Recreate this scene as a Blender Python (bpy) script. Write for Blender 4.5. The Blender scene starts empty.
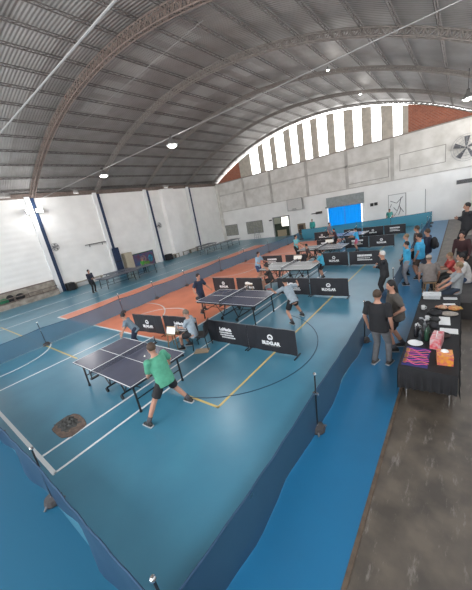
import bpy, bmesh, math, random
from mathutils import Vector, Matrix
random.seed(7)
PI = math.pi
SC = bpy.context.scene
COL = SC.collection
# ---------------------------------------------------------------- camera
cam_d = bpy.data.cameras.new('camera'); cam = bpy.data.objects.new('camera', cam_d); COL.objects.link(cam)
_f = Vector((-0.6161311, 0.73571865, -0.28124816)); _r = Vector((0.78661186, 0.59302984, -0.17192262)); _d = Vector((0.04030187, -0.32716001, -0.94410915))
cam.matrix_world = Matrix(((_r.x, -_d.x, -_f.x, 0), (_r.y, -_d.y, -_f.y, 0), (_r.z, -_d.z, -_f.z, 3.785), (0, 0, 0, 1)))
cam_d.sensor_fit = 'HORIZONTAL'; cam_d.sensor_width = 36; cam_d.lens = 36 * 282.06 / 472
cam_d.clip_start = .05; cam_d.clip_end = 300
SC.camera = cam
# ---------------------------------------------------------------- daylight and exposure
w = bpy.data.worlds.new('sky'); SC.world = w; w.use_nodes = True
nt = w.node_tree; bg = nt.nodes['Background']
tc = nt.nodes.new('ShaderNodeTexCoord'); sp = nt.nodes.new('ShaderNodeSeparateXYZ'); mr = nt.nodes.new('ShaderNodeMapRange')
cr = nt.nodes.new('ShaderNodeValToRGB')
nt.links.new(tc.outputs['Generated'], sp.inputs[0]); nt.links.new(sp.outputs['Z'], mr.inputs['Value'])
mr.inputs['From Min'].default_value = -.1; mr.inputs['From Max'].default_value = .7
cr.color_ramp.elements[0].color = (.95, .93, .90, 1); cr.color_ramp.elements[1].color = (.86, .92, 1, 1)
nt.links.new(mr.outputs[0], cr.inputs[0]); nt.links.new(cr.outputs[0], bg.inputs['Color'])
bg.inputs['Strength'].default_value = 7.0
SC.view_settings.view_transform = 'Standard'; SC.view_settings.look = 'None'; SC.view_settings.gamma = 1
SC.view_settings.exposure = 0.0
SC.view_settings.use_curve_mapping = False

# ---------------------------------------------------------------- materials
def mat(name, col, rough=.6, spec=.5, metal=0, noise=0, nscale=4, bump=0, bscale=40, emit=0, alpha=1, col2=None, detail=4, coat=0):
    m = bpy.data.materials.new(name); m.use_nodes = True
    t = m.node_tree; b = t.nodes['Principled BSDF']
    b.inputs['Base Color'].default_value = (*col, 1); b.inputs['Roughness'].default_value = rough
    b.inputs['Specular IOR Level'].default_value = spec; b.inputs['Metallic'].default_value = metal
    b.inputs['Coat Weight'].default_value = coat
    if noise or bump:
        g = t.nodes.new('ShaderNodeNewGeometry')
    if noise:
        n = t.nodes.new('ShaderNodeTexNoise'); n.inputs['Scale'].default_value = nscale; n.inputs['Detail'].default_value = detail
        r = t.nodes.new('ShaderNodeValToRGB'); r.color_ramp.elements[0].position = .35; r.color_ramp.elements[1].position = .65
        c2 = col2 or tuple(c * (1 - noise) for c in col)
        r.color_ramp.elements[0].color = (*c2, 1); r.color_ramp.elements[1].color = (*col, 1)
        t.links.new(g.outputs['Position'], n.inputs['Vector']); t.links.new(n.outputs['Fac'], r.inputs[0]); t.links.new(r.outputs[0], b.inputs['Base Color'])
    if bump:
        n2 = t.nodes.new('ShaderNodeTexNoise'); n2.inputs['Scale'].default_value = bscale; bp = t.nodes.new('ShaderNodeBump')
        bp.inputs['Strength'].default_value = bump; bp.inputs['Distance'].default_value = .02
        t.links.new(g.outputs['Position'], n2.inputs['Vector']); t.links.new(n2.outputs['Fac'], bp.inputs['Height']); t.links.new(bp.outputs[0], b.inputs['Normal'])
    if emit:
        b.inputs['Emission Color'].default_value = (*col, 1); b.inputs['Emission Strength'].default_value = emit
    if alpha < 1: b.inputs['Alpha'].default_value = alpha
    return m
_mc = {}
def pm(col, rough=.8, noise=.12, nscale=25, **k):
    key = (col, rough, noise, nscale, tuple(k.items()))
    if key not in _mc: _mc[key] = mat('surface_%d' % len(_mc), col, rough, noise=noise, nscale=nscale, **k)
    return _mc[key]
def cloth_net(name, col, see):
    m = bpy.data.materials.new(name); m.use_nodes = True; t = m.node_tree
    b = t.nodes['Principled BSDF']; b.inputs['Base Color'].default_value = (*col, 1); b.inputs['Roughness'].default_value = .8
    g = t.nodes.new('ShaderNodeNewGeometry'); n = t.nodes.new('ShaderNodeTexNoise'); n.inputs['Scale'].default_value = 3
    mr = t.nodes.new('ShaderNodeMapRange'); mr.inputs['To Min'].default_value = see - .04; mr.inputs['To Max'].default_value = see + .04
    tr = t.nodes.new('ShaderNodeBsdfTransparent'); mx = t.nodes.new('ShaderNodeMixShader')
    t.links.new(g.outputs['Position'], n.inputs['Vector']); t.links.new(n.outputs['Fac'], mr.inputs['Value'])
    t.links.new(mr.outputs[0], mx.inputs[0]); t.links.new(b.outputs[0], mx.inputs[1]); t.links.new(tr.outputs[0], mx.inputs[2])
    t.links.new(mx.outputs[0], t.nodes['Material Output'].inputs['Surface'])
    return m
def translucent(name, col, fac=.5):
    m = bpy.data.materials.new(name); m.use_nodes = True; t = m.node_tree
    b = t.nodes['Principled BSDF']; b.inputs['Base Color'].default_value = (*col, 1)
    tr = t.nodes.new('ShaderNodeBsdfTranslucent'); tr.inputs['Color'].default_value = (*col, 1); mx = t.nodes.new('ShaderNodeMixShader'); mx.inputs[0].default_value = fac
    t.links.new(b.outputs[0], mx.inputs[1]); t.links.new(tr.outputs[0], mx.inputs[2]); t.links.new(mx.outputs[0], t.nodes['Material Output'].inputs['Surface'])
    return m
def floor_mat(name, c1, c2, rough=.3, scale=1.2):
    m = mat(name, c1, rough, noise=.2, nscale=scale, col2=c2, detail=6)
    t = m.node_tree; b = t.nodes['Principled BSDF']; g = [n for n in t.nodes if n.type == 'NEW_GEOMETRY'][0]
    n = t.nodes.new('ShaderNodeTexNoise'); n.inputs['Scale'].default_value = 2.5; n.inputs['Detail'].default_value = 5
    mr = t.nodes.new('ShaderNodeMapRange'); mr.inputs['To Min'].default_value = rough - .03; mr.inputs['To Max'].default_value = rough + .05
    t.links.new(g.outputs['Position'], n.inputs['Vector']); t.links.new(n.outputs['Fac'], mr.inputs['Value']); t.links.new(mr.outputs[0], b.inputs['Roughness'])
    return m
M = dict(
    blue=floor_mat('blue_floor_paint', (.058, .215, .305), (.048, .185, .27), .30),
    blue2=floor_mat('bright_blue_floor_paint', (.008, .15, .31), (.007, .135, .28), .36),
    orange=floor_mat('orange_court_paint', (.80, .26, .14), (.70, .22, .115), .34),
    line=mat('white_line_paint', (.72, .74, .74), .45), yline=mat('yellow_line_paint', (.60, .45, .16), .5), bline=mat('dark_line_paint', (.02, .06, .10), .5),
    steel=mat('painted_steel', (.35, .35, .36), .4, metal=.6), rust=pm((.20, .155, .135), .8, .3, 6), black=mat('black_metal', (.012, .012, .014), .45),
    bpipe=mat('blue_pipe_paint', (.008, .028, .08), .5), white=mat('white_paint', (.8, .8, .79), .6), skin=mat('skin', (.42, .22, .15), .55),
    eye=mat('eye_dark', (.02, .015, .012), .3), lip=mat('lip_tone', (.30, .10, .08), .5), chrome=mat('chrome', (.7, .7, .7), .2, metal=1),
    vinyl=pm((.016, .016, .021), .55, .3, 3), ink=mat('white_print', (.75, .75, .75), .6), grey=pm((.3, .3, .3), .6, .2, 8), wood=pm((.30, .19, .10), .5, .35, 6))

for k_ in ('blue', 'blue2'): M[k_].node_tree.nodes['Principled BSDF'].inputs['Specular IOR Level'].default_value = 1.0
def wall_mat(name, c1, c2, s=.6, dirt=None):
    m = mat(name, c1, .85, noise=.2, nscale=s, col2=c2, bump=.15, bscale=18, detail=8); return m
def ribs(name, c1, c2, axis, pitch, rough=.6, depth=.5, stain=None):
    m = mat(name, c1, rough, noise=.2, nscale=1.1, col2=c2, detail=6)
    t = m.node_tree; b = t.nodes['Principled BSDF']; g = [n for n in t.nodes if n.type == 'NEW_GEOMETRY'][0]
    s = t.nodes.new('ShaderNodeSeparateXYZ'); t.links.new(g.outputs['Position'], s.inputs[0])
    mu = t.nodes.new('ShaderNodeMath'); mu.operation = 'MULTIPLY'; mu.inputs[1].default_value = 2 * PI / pitch
    si = t.nodes.new('ShaderNodeMath'); si.operation = 'SINE'
    t.links.new(s.outputs[axis], mu.inputs[0]); t.links.new(mu.outputs[0], si.inputs[0])
    bp = t.nodes.new('ShaderNodeBump'); bp.inputs['Strength'].default_value = depth; bp.inputs['Distance'].default_value = .03
    t.links.new(si.outputs[0], bp.inputs['Height']); t.links.new(bp.outputs[0], b.inputs['Normal'])
    return m

# ---------------------------------------------------------------- mesh helpers
class MB:
    def __init__(s): s.v = []; s.f = []; s.m = []
    def add(s, vs, fs, mi=0):
        o = len(s.v); s.v += [tuple(v) for v in vs]; s.f += [tuple(i + o for i in f) for f in fs]; s.m += [mi] * len(fs); return s
    def box(s, a, b, mi=0, rz=0, c=None):
        x0, y0, z0 = a; x1, y1, z1 = b
        vs = [(x, y, z) for z in (z0, z1) for x, y in ((x0, y0), (x1, y0), (x1, y1), (x0, y1))]
        if rz:
            cx, cy = c or ((x0 + x1) / 2, (y0 + y1) / 2); k, q = math.cos(rz), math.sin(rz)
            vs = [(cx + (x - cx) * k - (y - cy) * q, cy + (x - cx) * q + (y - cy) * k, z) for x, y, z in vs]
        return s.add(vs, [(3, 2, 1, 0), (4, 5, 6, 7), (0, 1, 5, 4), (1, 2, 6, 5), (2, 3, 7, 6), (3, 0, 4, 7)], mi)
    def tube(s, pts, rad, n=8, side=None, mi=0, cap=True, round_=False):
        pts = [Vector(p) for p in pts]; k = len(pts)
        rad = [(r, r) if not isinstance(r, (tuple, list)) else r for r in (rad if isinstance(rad, (list,)) else [rad] * k)]
        side = Vector(side) if side else None
        rings = []
        for i, p in enumerate(pts):
            t = (pts[min(i + 1, k - 1)] - pts[max(i - 1, 0)]).normalized()
            sd = side if side else (Vector((0, 0, 1)) if abs(t.z) < .9 else Vector((1, 0, 0)))
            a = (sd - t * sd.dot(t)).normalized(); b = t.cross(a)
            rings.append((p, a, b, t, *rad[i]))
        if round_:
            def capr(r, sg):
                p, a, b, t, rx, ry = r; m_ = min(rx, ry); out = []
                for j in (1, 2, 3):
                    th = j * PI / 8 * 1.25
                    out.append((p + t * sg * m_ * math.sin(th), a, b, t, rx * math.cos(th), ry * math.cos(th)))
                return out
            rings = capr(rings[0], -1)[::-1] + rings + capr(rings[-1], 1)
        vs = []; fs = []
        for p, a, b, t, rx, ry in rings:
            for j in range(n):
                th = 2 * PI * j / n; vs.append(p + a * rx * math.cos(th) + b * ry * math.sin(th))
        for i in range(len(rings) - 1):
            for j in range(n):
                j2 = (j + 1) % n; fs.append((i * n + j, i * n + j2, (i + 1) * n + j2, (i + 1) * n + j))
        if cap: fs.append(tuple(range(n))[::-1]); fs.append(tuple((len(rings) - 1) * n + j for j in range(n)))
        return s.add(vs, fs, mi)
    def ell(s, c, r, n=12, m=8, rot=None, mi=0, zmin=None):
        c = Vector(c); vs = []; fs = []; rot = rot or Matrix.Identity(3)
        for i in range(m + 1):
            ph = PI * i / m
            for j in range(n):
                th = 2 * PI * j / n; q = Vector((r[0] * math.sin(ph) * math.cos(th), r[1] * math.sin(ph) * math.sin(th), r[2] * math.cos(ph)))
                if zmin is not None: q.z = max(q.z, zmin)
                vs.append(c + rot @ q)
        for i in range(m):
            for j in range(n):
                j2 = (j + 1) % n; fs.append((i * n + j, (i + 1) * n + j, (i + 1) * n + j2, i * n + j2))
        return s.add(vs, fs, mi)
    def lathe(s, c, prof, n=14, mi=0):
        vs = [(c[0] + r * math.cos(2 * PI * j / n), c[1] + r * math.sin(2 * PI * j / n), c[2] + z) for r, z in prof for j in range(n)]
        fs = [(i * n + j, i * n + (j + 1) % n, (i + 1) * n + (j + 1) % n, (i + 1) * n + j) for i in range(len(prof) - 1) for j in range(n)]
        fs.append(tuple(range(n))[::-1]); fs.append(tuple((len(prof) - 1) * n + j for j in range(n)))
        return s.add(vs, fs, mi)
    def build(s, name, m, parent=None, smooth=False, off=(0, 0, 0)):
        me = bpy.data.meshes.new(name); me.from_pydata([(v[0] - off[0], v[1] - off[1], v[2] - off[2]) for v in s.v], [], s.f)
        for x in (m if isinstance(m, (list, tuple)) else [m]): me.materials.append(x)
        me.polygons.foreach_set('material_index', s.m)
        if smooth: me.polygons.foreach_set('use_smooth', [True] * len(me.polygons))
        me.validate(); me.update()
        o = bpy.data.objects.new(name, me); COL.objects.link(o); o.location = off
        if parent: o.parent = parent
        return o
def bar(mb, a, b, t=.03, mi=0): return mb.tube([a, b], t, n=4, mi=mi)
def tag(o, label, cat, group=None):
    o['label'] = label; o['category'] = cat
    if group: o['group'] = group
    return o
def empty(name, loc, rz=0, label=None, cat=None, group=None):
    o = bpy.data.objects.new(name, None); COL.objects.link(o); o.location = loc; o.rotation_euler = (0, 0, rz); o.empty_display_size = .1
    if label: tag(o, label, cat, group)
    return o
def struct(o): o['kind'] = 'structure'; return o
def dup(o, parent=None):
    c = o.copy(); COL.objects.link(c); c.parent = parent
    for ch in list(o.children): dup(ch, c)
    return c
def remesh(mb, vox, smooth=2):
    """one continuous surface from overlapping closed volumes"""
    me = bpy.data.meshes.new('t'); me.from_pydata([tuple(v) for v in mb.v], [], mb.f); o = bpy.data.objects.new('t', me); COL.objects.link(o)
    r = o.modifiers.new('r', 'REMESH'); r.mode = 'VOXEL'; r.voxel_size = vox
    if smooth: sm = o.modifiers.new('s', 'SMOOTH'); sm.iterations = smooth; sm.factor = .5
    dg = bpy.context.evaluated_depsgraph_get(); ev = o.evaluated_get(dg); em = ev.to_mesh()
    vs = [v.co.copy() for v in em.vertices]; fs = [tuple(p.vertices) for p in em.polygons]
    ev.to_mesh_clear(); bpy.data.objects.remove(o); bpy.data.meshes.remove(me)
    out = MB(); out.add(vs, fs); return out

# ================================================================ THE HALL
XL, YB = -25.35, 30.3
XC, ZA, RR = -12.3, 11.3, 25.3
XR, YF = 1.75, -7.5
def rz_(x): return ZA - RR + math.sqrt(RR * RR - (x - XC) ** 2)
m_wall = ribs('white_wall_panel', (.86, .85, .83), (.80, .79, .77), 'Z', .42, .8, .12)
m_back = wall_mat('grimy_render', (.75, .73, .70), (.60, .58, .54), 1.3)
m_backlow = wall_mat('white_lower_wall', (.86, .85, .83), (.78, .77, .75), .9)
m_roof = ribs('corrugated_roof_sheet', (.245, .235, .228), (.19, .18, .172), 'Y', .14, .5, .42)
m_sky = ribs('fibreglass_rooflight', (.29, .285, .275), (.25, .245, .235), 'Y', .14, .5, .42)
t = m_sky.node_tree; tr_ = t.nodes.new('ShaderNodeBsdfTranslucent'); tr_.inputs['Color'].default_value = (.33, .325, .31, 1); mx_ = t.nodes.new('ShaderNodeMixShader'); mx_.inputs[0].default_value = .007
t.links.new(t.nodes['Principled BSDF'].outputs[0], mx_.inputs[1]); t.links.new(tr_.outputs[0], mx_.inputs[2]); t.links.new(mx_.outputs[0], t.nodes['Material Output'].inputs['Surface'])
m_conc = floor_mat('worn_concrete', (.130, .104, .078), (.060, .048, .037), .46, 2.6)
t = m_conc.node_tree; b = t.nodes['Principled BSDF']; g = [q for q in t.nodes if q.type == 'NEW_GEOMETRY'][0]; b.inputs['Specular IOR Level'].default_value = .9
mp_ = t.nodes.new('ShaderNodeMapping'); mp_.inputs['Rotation'].default_value = (0, 0, .5); mp_.inputs['Scale'].default_value = (9, 2.2, 1)
n3 = t.nodes.new('ShaderNodeTexNoise'); n3.inputs['Scale'].default_value = 1.0; n3.inputs['Detail'].default_value = 9; n3.inputs['Roughness'].default_value = .75
r3 = t.nodes.new('ShaderNodeValToRGB'); r3.color_ramp.elements[0].position = .56; r3.color_ramp.elements[1].position = .66
r3.color_ramp.elements[0].color = (0, 0, 0, 1); r3.color_ramp.elements[1].color = (.6, .6, .6, 1)
mx3 = t.nodes.new('ShaderNodeMixRGB'); mx3.inputs['Color2'].default_value = (.30, .27, .24, 1); src = b.inputs['Base Color'].links[0].from_socket
t.links.new(g.outputs['Position'], mp_.inputs['Vector']); t.links.new(mp_.outputs[0], n3.inputs['Vector']); t.links.new(n3.outputs['Fac'], r3.inputs[0])
t.links.new(r3.outputs[0], mx3.inputs['Fac']); t.links.new(src, mx3.inputs['Color1']); t.links.new(mx3.outputs[0], b.inputs['Base Color'])
# floor
fl = struct(MB().box((XL - .3, YF, -.2), (-.80, YB + .2, 0)).build('floor', M['blue']))
struct(MB().box((-.75, YF, -.2), (XR + .2, YB + .2, 0)).build('concrete_walkway', m_conc))
struct(MB().box((-.80, YF, -.2), (-.75, YB, .012)).build('trim_1', pm((.13, .09, .06), .7, .4, 8)))
def paint(name, m, *boxes, z=.004):
    mb = MB()
    for x0, y0, x1, y1 in boxes: mb.box((x0, y0, .0005), (x1, y1, z))
    o = mb.build(name, m, fl); o['kind'] = 'structure'; return o
def arcm(name, m, arcs, wd=.05, z=.006):
    mb = MB()
    for cx, cy, r, a0, a1 in arcs:
        n = 28; vs = []
        for i in range(n + 1):
            a = math.radians(a0 + (a1 - a0) * i / n)
            for q in (r - wd / 2, r + wd / 2): vs += [(cx + q * math.cos(a), cy + q * math.sin(a), .0005), (cx + q * math.cos(a), cy + q * math.sin(a), z)]
        fs = []
        for i in range(n):
            a = 4 * i; b = a + 4
            fs += [(a + 1, a + 3, b + 3, b + 1), (a, a + 1, b + 1, b), (a + 3, a + 2, b + 2, b + 3)]
        mb.add(vs, fs)
    o = mb.build(name, m, fl); o['kind'] = 'structure'; return o
paint('walkway_paint', M['blue2'], (-1.84, YF, -.80, YB), z=.003)
paint('outer_floor_paint', mat('deep_blue_paint', (.016, .11, .19), .35), (XL, YF, -1.84, .5), z=.002)
paint('court_paint', M['orange'], (-16.95, 5.15, -7.55, 24.8), z=.005)
W = .05
paint('white_court_line', M['line'], (-5.43, .72, -5.38, 14), (-6.12, .74, -6.07, 28), (-10.44, -3, -10.39, 5.15), (-12, .69, -5.38, .76),
      (-17.0, 5.1, -7.5, 5.17), (-17.0, 5.1, -16.93, 24.8), (-7.58, 5.1, -7.51, 24.8), (-17, 24.75, -7.5, 24.82), (-18.7, -4, -18.65, 27), (-21.5, -4, -21.45, 27), z=.007)
paint('yellow_court_line', M['yline'], (-19.4, 3.1, -10.0, 3.15), (-4.96, 3.3, -3.78, 3.35), (-3.83, 3.3, -3.78, 26), (-9.6, 3.1, -7.6, 3.15), z=.0075)
arcm('white_arc_line', M['line'], [(-12.3, 14.7, 1.8, 0, 360), (-12.4, 5.15, 2.9, 15, 165), (-13.4, 1.6, 1.8, -20, 90), (-10.0, 6.2, 1.6, 60, 170), (-12.3, 24.8, 5.5, 190, 350)], z=.008)
arcm('dark_arc_line', M['bline'], [(-5.35, 5.75, 2.55, -75, 75)], .022, z=.008)
# walls
wl = struct(MB().box((XL - .25, YF, 0), (XL, YB + .3, 7.42)).build('wall_left', m_wall))
mb = MB()
for a, b in ((YF, 5.2), (7.6, 11.9), (12.5, 21.5), (22.3, YB)): mb.box((XL - .2, a, 7.42), (XL + .14, b, 7.62))
mb.box((XL - .02, YF, 7.30), (XL + .08, YB, 7.42))
struct(mb.build('trim_2', M['rust']))
struct(MB().box((XL - .3, YB, 0), (-10.95, YB + .3, 3.9)).box((-7.6, YB, 0), (XR + .2, YB + .3, 3.9)).box((-10.95, YB, 2.42), (-7.6, YB + .3, 3.9)).build('wall_back', m_backlow))
mb = MB().box((XL - .3, YB, 3.9), (XR + .2, YB + .3, 7.45))
wb = struct(mb.build('wall_back_upper', m_back))
mb = MB()
for x in (-21.3, -17.5, -13.1, -9.0, -5.1): mb.box((x, YB - .05, 3.95), (x + .28, YB + .01, 7.4))
mb.box((XL, YB - .05, 5.9), (-5.1, YB + .01, 6.05)); mb.box((XL, YB - .04, 3.9), (XR, YB + .01, 3.98))
mb.build('concrete_frame', wall_mat('pale_concrete', (.55, .53, .5), (.42, .4, .37), 1.5), wb)
mb = MB()
for x0, x1, z0, z1 in ((-4.4, -1.2, 4.6, 5.9), (-8.8, -5.3, 4.3, 5.85)):
    mb.box((x0, YB - .015, z0), (x0 + .05, YB, z1)); mb.box((x1, YB - .015, z0), (x1 + .05, YB, z1)); mb.box((x0, YB - .015, z0), (x1, YB, z0 + .05)); mb.box((x0, YB - .015, z1), (x1 + .05, YB, z1 + .05))
mb.build('blocked_opening_edge', pm((.34, .32, .29)), wb)
# gable above the back wall: brick ends, grey louvre boards with open gaps between them
def gpoly(mb, x0, x1, zb, drop, y0=YB + .05, y1=YB + .2, mi=0):
    n = max(1, int((x1 - x0) / .5)); xs = [x0 + (x1 - x0) * i / n for i in range(n + 1)]
    for a, b in zip(xs, xs[1:]):
        za, zb_ = max(zb + .02, rz_(a) - drop), max(zb + .02, rz_(b) - drop)
        vs = [(x, y, z) for y in (y0, y1) for x, z in ((a, zb), (b, zb), (b, zb_), (a, za))]
        mb.add(vs, [(0, 1, 2, 3), (7, 6, 5, 4), (0, 4, 5, 1), (3, 2, 6, 7), (0, 3, 7, 4), (1, 5, 6, 2)], mi)
    return mb
m_brick = bpy.data.materials.new('red_brick'); m_brick.use_nodes = True
t = m_brick.node_tree; b = t.nodes['Principled BSDF']; bk = t.nodes.new('ShaderNodeTexBrick'); g = t.nodes.new('ShaderNodeNewGeometry'); s_ = t.nodes.new('ShaderNodeSeparateXYZ'); c_ = t.nodes.new('ShaderNodeCombineXYZ')
t.links.new(g.outputs['Position'], s_.inputs[0]); t.links.new(s_.outputs['X'], c_.inputs['X']); t.links.new(s_.outputs['Z'], c_.inputs['Y']); t.links.new(c_.outputs[0], bk.inputs['Vector'])
bk.inputs['Color1'].default_value = (.42, .13, .075, 1); bk.inputs['Color2'].default_value = (.30, .085, .05, 1); bk.inputs['Mortar'].default_value = (.4, .28, .22, 1); bk.inputs['Scale'].default_value = 2.2
t.links.new(bk.outputs[0], b.inputs['Base Color']); b.inputs['Roughness'].default_value = .9
mb = MB(); gpoly(mb, -25.6, -21.3, 7.45, .3); gpoly(mb, -3.75, XR, 7.45, .22)
mb.build('brick_gable_end', m_brick, wb)
m_slat = pm((.58, .53, .46), .8, .2, 3)
gaps = [(-19.7, -18.4), (-17.84, -16.76), (-16.28, -15.04), (-14.45, -13.5), (-12.95, -12.04), (-11.52, -10.42), (-9.85, -8.84), (-8.16, -7.28), (-6.62, -5.71), (-4.94, -4.12)]
gaps = [(a + .07, b_ - .07) for a, b_ in gaps]
ed = [-21.3] + [v for g_ in gaps for v in g_] + [-3.75]
for i in range(0, len(ed), 2):
    mb = gpoly(MB(), ed[i], ed[i + 1], 7.45, .28); mb.build('louvre_board', m_slat, wb)
mb = MB(); mb.box((XL, YB - .1, 7.40), (XR, YB + .25, 7.5)); mb.build('ledge', pm((.34, .3, .27)), wb)
# right and near walls (never in the photo) with an open band above, added to let sky light in
struct(MB().box((XR, YF, 0), (XR + .2, YB + .3, 4.4)).box((XR, YF, 7.2), (XR + .2, YB + .3, 7.7)).build('wall_right', m_wall))
struct(MB().box((XL - .3, YF - .2, 0), (XR + .2, YF, 3.2)).build('wall_front', m_wall))
# vault of corrugated sheet with rooflight strips
def roof_cells():
    ys = [YF - .3, -4.3, -2.3, 1.4, 5.6, 7.3, 10.1, 11.7, 15.4, 17.0, 21, 22.6, 27, YB + .6]
    lights = {(-4.3, -2.3), (5.6, 7.3), (10.1, 11.7), (15.4, 17.0), (21, 22.6)}
    a0 = math.asin((XL - .35 - XC) / RR); a1 = math.asin((XR + .3 - XC) / RR); n = 66
    A = [a0 + (a1 - a0) * i / n for i in range(n + 1)]
    mb = MB(); vs = [(XC + RR * math.sin(a), y, ZA - RR + RR * math.cos(a)) for y in ys for a in A]; fs = []; ms = []
    mb.add(vs, [])
    for j in range(len(ys) - 1):
        for i in range(n):
            mb.f.append((j * (n + 1) + i, (j + 1) * (n + 1) + i, (j + 1) * (n + 1) + i + 1, j * (n + 1) + i + 1))
            xm = XC + RR * math.sin((A[i] + A[i + 1]) / 2); light = (ys[j], ys[j + 1]) in lights
            if light and ys[j] < 6: light = -23 < xm < -9.5
            elif light: light = (-17.6 < xm < -9) and i % 4 != 3
            mb.m.append(1 if light else 0)
    return mb
rf = struct(roof_cells().build('ceiling', [m_roof, m_sky], smooth=True))
# trusses: four chords laced together, each following the vault
def truss(y, lo=.50, wd=.20, m=None):
    mb = MB(); n = 150; a0 = math.asin((XL + .1 - XC) / RR); a1 = math.asin((XR - .1 - XC) / RR)
    def P(a, d, yy): r = RR - d; return (XC + r * math.sin(a), yy, ZA - RR + r * math.cos(a))
    A = [a0 + (a1 - a0) * i / n for i in range(n + 1)]
    for d in (.16, lo):
        for yy in (y - wd / 2, y + wd / 2):
            mb.tube([P(a, d, yy) for a in A[::3]], .028, n=4)
    for i in range(n):
        for yy in (y - wd / 2, y + wd / 2):
            bar(mb, P(A[i], .16 if i % 2 else lo, yy), P(A[i + 1], lo if i % 2 else .16, yy), .020)
            bar(mb, P(A[i], .16, yy), P(A[i], lo, yy), .016)
        bar(mb, P(A[i], lo, y - wd / 2 if i % 2 else y + wd / 2), P(A[i + 1], lo, y + wd / 2 if i % 2 else y - wd / 2), .014)
    return struct(mb.build('roof_truss', m or M['rust']))
TY = (8.85, 13.85, 19.1, 24.75, 29.3)
for y in TY: truss(y, lo=.50 if y < 10 else .40 if y < 15 else .30, m=None if y < 10 else pm((.21, .19, .175), .8, .2, 6))
truss(-2.5)
m_purl = pm((.12, .108, .104), .8, .2, 6)
for i in range(-10, 11):
    th = (i * 1.33) / RR
    mb = MB(); x = XC - .02 + RR * math.sin(th)
    if x < XL + .1 or x > XR: continue
    def P(d, yy, e=0): a = th + e; return (XC + (RR - d) * math.sin(a), yy, ZA - RR + (RR - d) * math.cos(a))
    for d in (.05, .16): mb.tube([P(d, YF), P(d, YB - .1)], .024, n=4)
    k = 110
    for j in range(k):
        y0 = YF + (YB - .1 - YF) * j / k; y1 = YF + (YB - .1 - YF) * (j + 1) / k
        bar(mb, P(.05 if j % 2 else .16, y0), P(.16 if j % 2 else .05, y1), .012)
    struct(mb.build('purlin', m_purl))
# tie rods
m_rod = mat('pale_rod', (.27, .27, .27), .5)
for i, (y, z, r) in enumerate(((3.4, 7.0, .02), (8.85, 7.03, .013))):
    struct(MB().tube([(XL + .1, y, z), (XR, y, z)], r, n=6).build('tie_rod', m_rod))
struct(MB().tube([(-6.7, 8.85, 9.7), (-16.2, 8.85, 9.4)], .008, n=5).build('stay_cable', m_rod))
# columns on the left wall
for k, y in enumerate((3.3, 8.6, 13.75, 19.0, 24.95)):
    c = struct(MB().box((XL, y - .30, 0), (XL + .2, y + .02, 7.4)).build('trim_%d' % (k + 3), mat('column_paint', (.74, .74, .75), .7)))
    mb = MB().box((XL, y + .03, 0), (XL + .16, y + .30, 7.3)); mb.build('blue_strip', M['bpipe'], c)
struct(MB().box((XL, 20.7, 0), (XL + .5, 22.4, 7.3)).build('trim_8', m_wall))
struct(MB().box((XL, YB - .35, 0), (XL + .3, YB, 7.4)).build('trim_9', m_back))
# windows, door and entrance of the back wall
m_glass = pm((.36, .36, .31), .35, .3, 5)
def window(n, x0, x1, z0, z1):
    wn = struct(MB().box((x0 - .06, YB - .04, z0 - .06), (x1 + .06, YB, z0)).box((x0 - .06, YB - .04, z1), (x1 + .06, YB, z1 + .06)).box((x0 - .06, YB - .04, z0), (x0, YB, z1)).box((x1, YB - .04, z0), (x1 + .06, YB, z1)).build('window_%d' % n, M['grey']))
    MB().box((x0, YB - .02, z0), (x1, YB - .008, z1)).build('pane', m_glass, wn)
    mb = MB(); k = 9
    for i in range(k + 1): bar(mb, (x0 + (x1 - x0) * i / k, YB - .04, z0), (x0 + (x1 - x0) * i / k, YB - .04, z1), .015)
    for i in range(4): bar(mb, (x0, YB - .05, z0 + (z1 - z0) * i / 3), (x1, YB - .05, z0 + (z1 - z0) * i / 3), .015)
    mb.build('window_grille', M['grey'], wn)
window(1, -25.0, -23.05, .8, 2.1); window(2, -21.5, -19.2, .75, 2.15)
d = struct(MB().box((-17.65, YB - .06, 0), (-17.5, YB, 2.3)).box((-15.6, YB - .06, 0), (-15.45, YB, 2.3)).box((-17.65, YB - .06, 2.2), (-15.45, YB, 2.3)).build('door_1', M['grey']))
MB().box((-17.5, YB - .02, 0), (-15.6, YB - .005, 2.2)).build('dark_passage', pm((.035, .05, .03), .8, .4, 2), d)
MB().box((-16.5, YB - .03, 1.15), (-15.62, YB - .01, 2.18)).build('lit_window', mat('daylit_pane', (1, .97, .88), .5, emit=1.6), d)  # pane emits by itself, daylight beyond it put in as glow
MB().box((-17.2, YB - .03, 0), (-16.0, YB - .01, .75)).build('low_panel', pm((.33, .27, .18)), d)
MB().box((-17.48, YB - .03, 1.5), (-16.6, YB - .01, 2.18)).build('upper_pane', pm((.35, .36, .28)), d)
d = struct(MB().box((-11.15, YB - .12, 0), (-10.95, YB, 2.45)).box((-7.6, YB - .12, 0), (-7.35, YB, 2.45)).build('door_2', M['white']))
MB().box((-11.05, YB - .5, 2.42), (-7.4, YB, 2.55)).box((-11.0, YB - .2, 2.55), (-7.4, YB, 3.42)).build('lintel_panel', pm((.30, .33, .33), .6, .2, 4), d)
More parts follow.
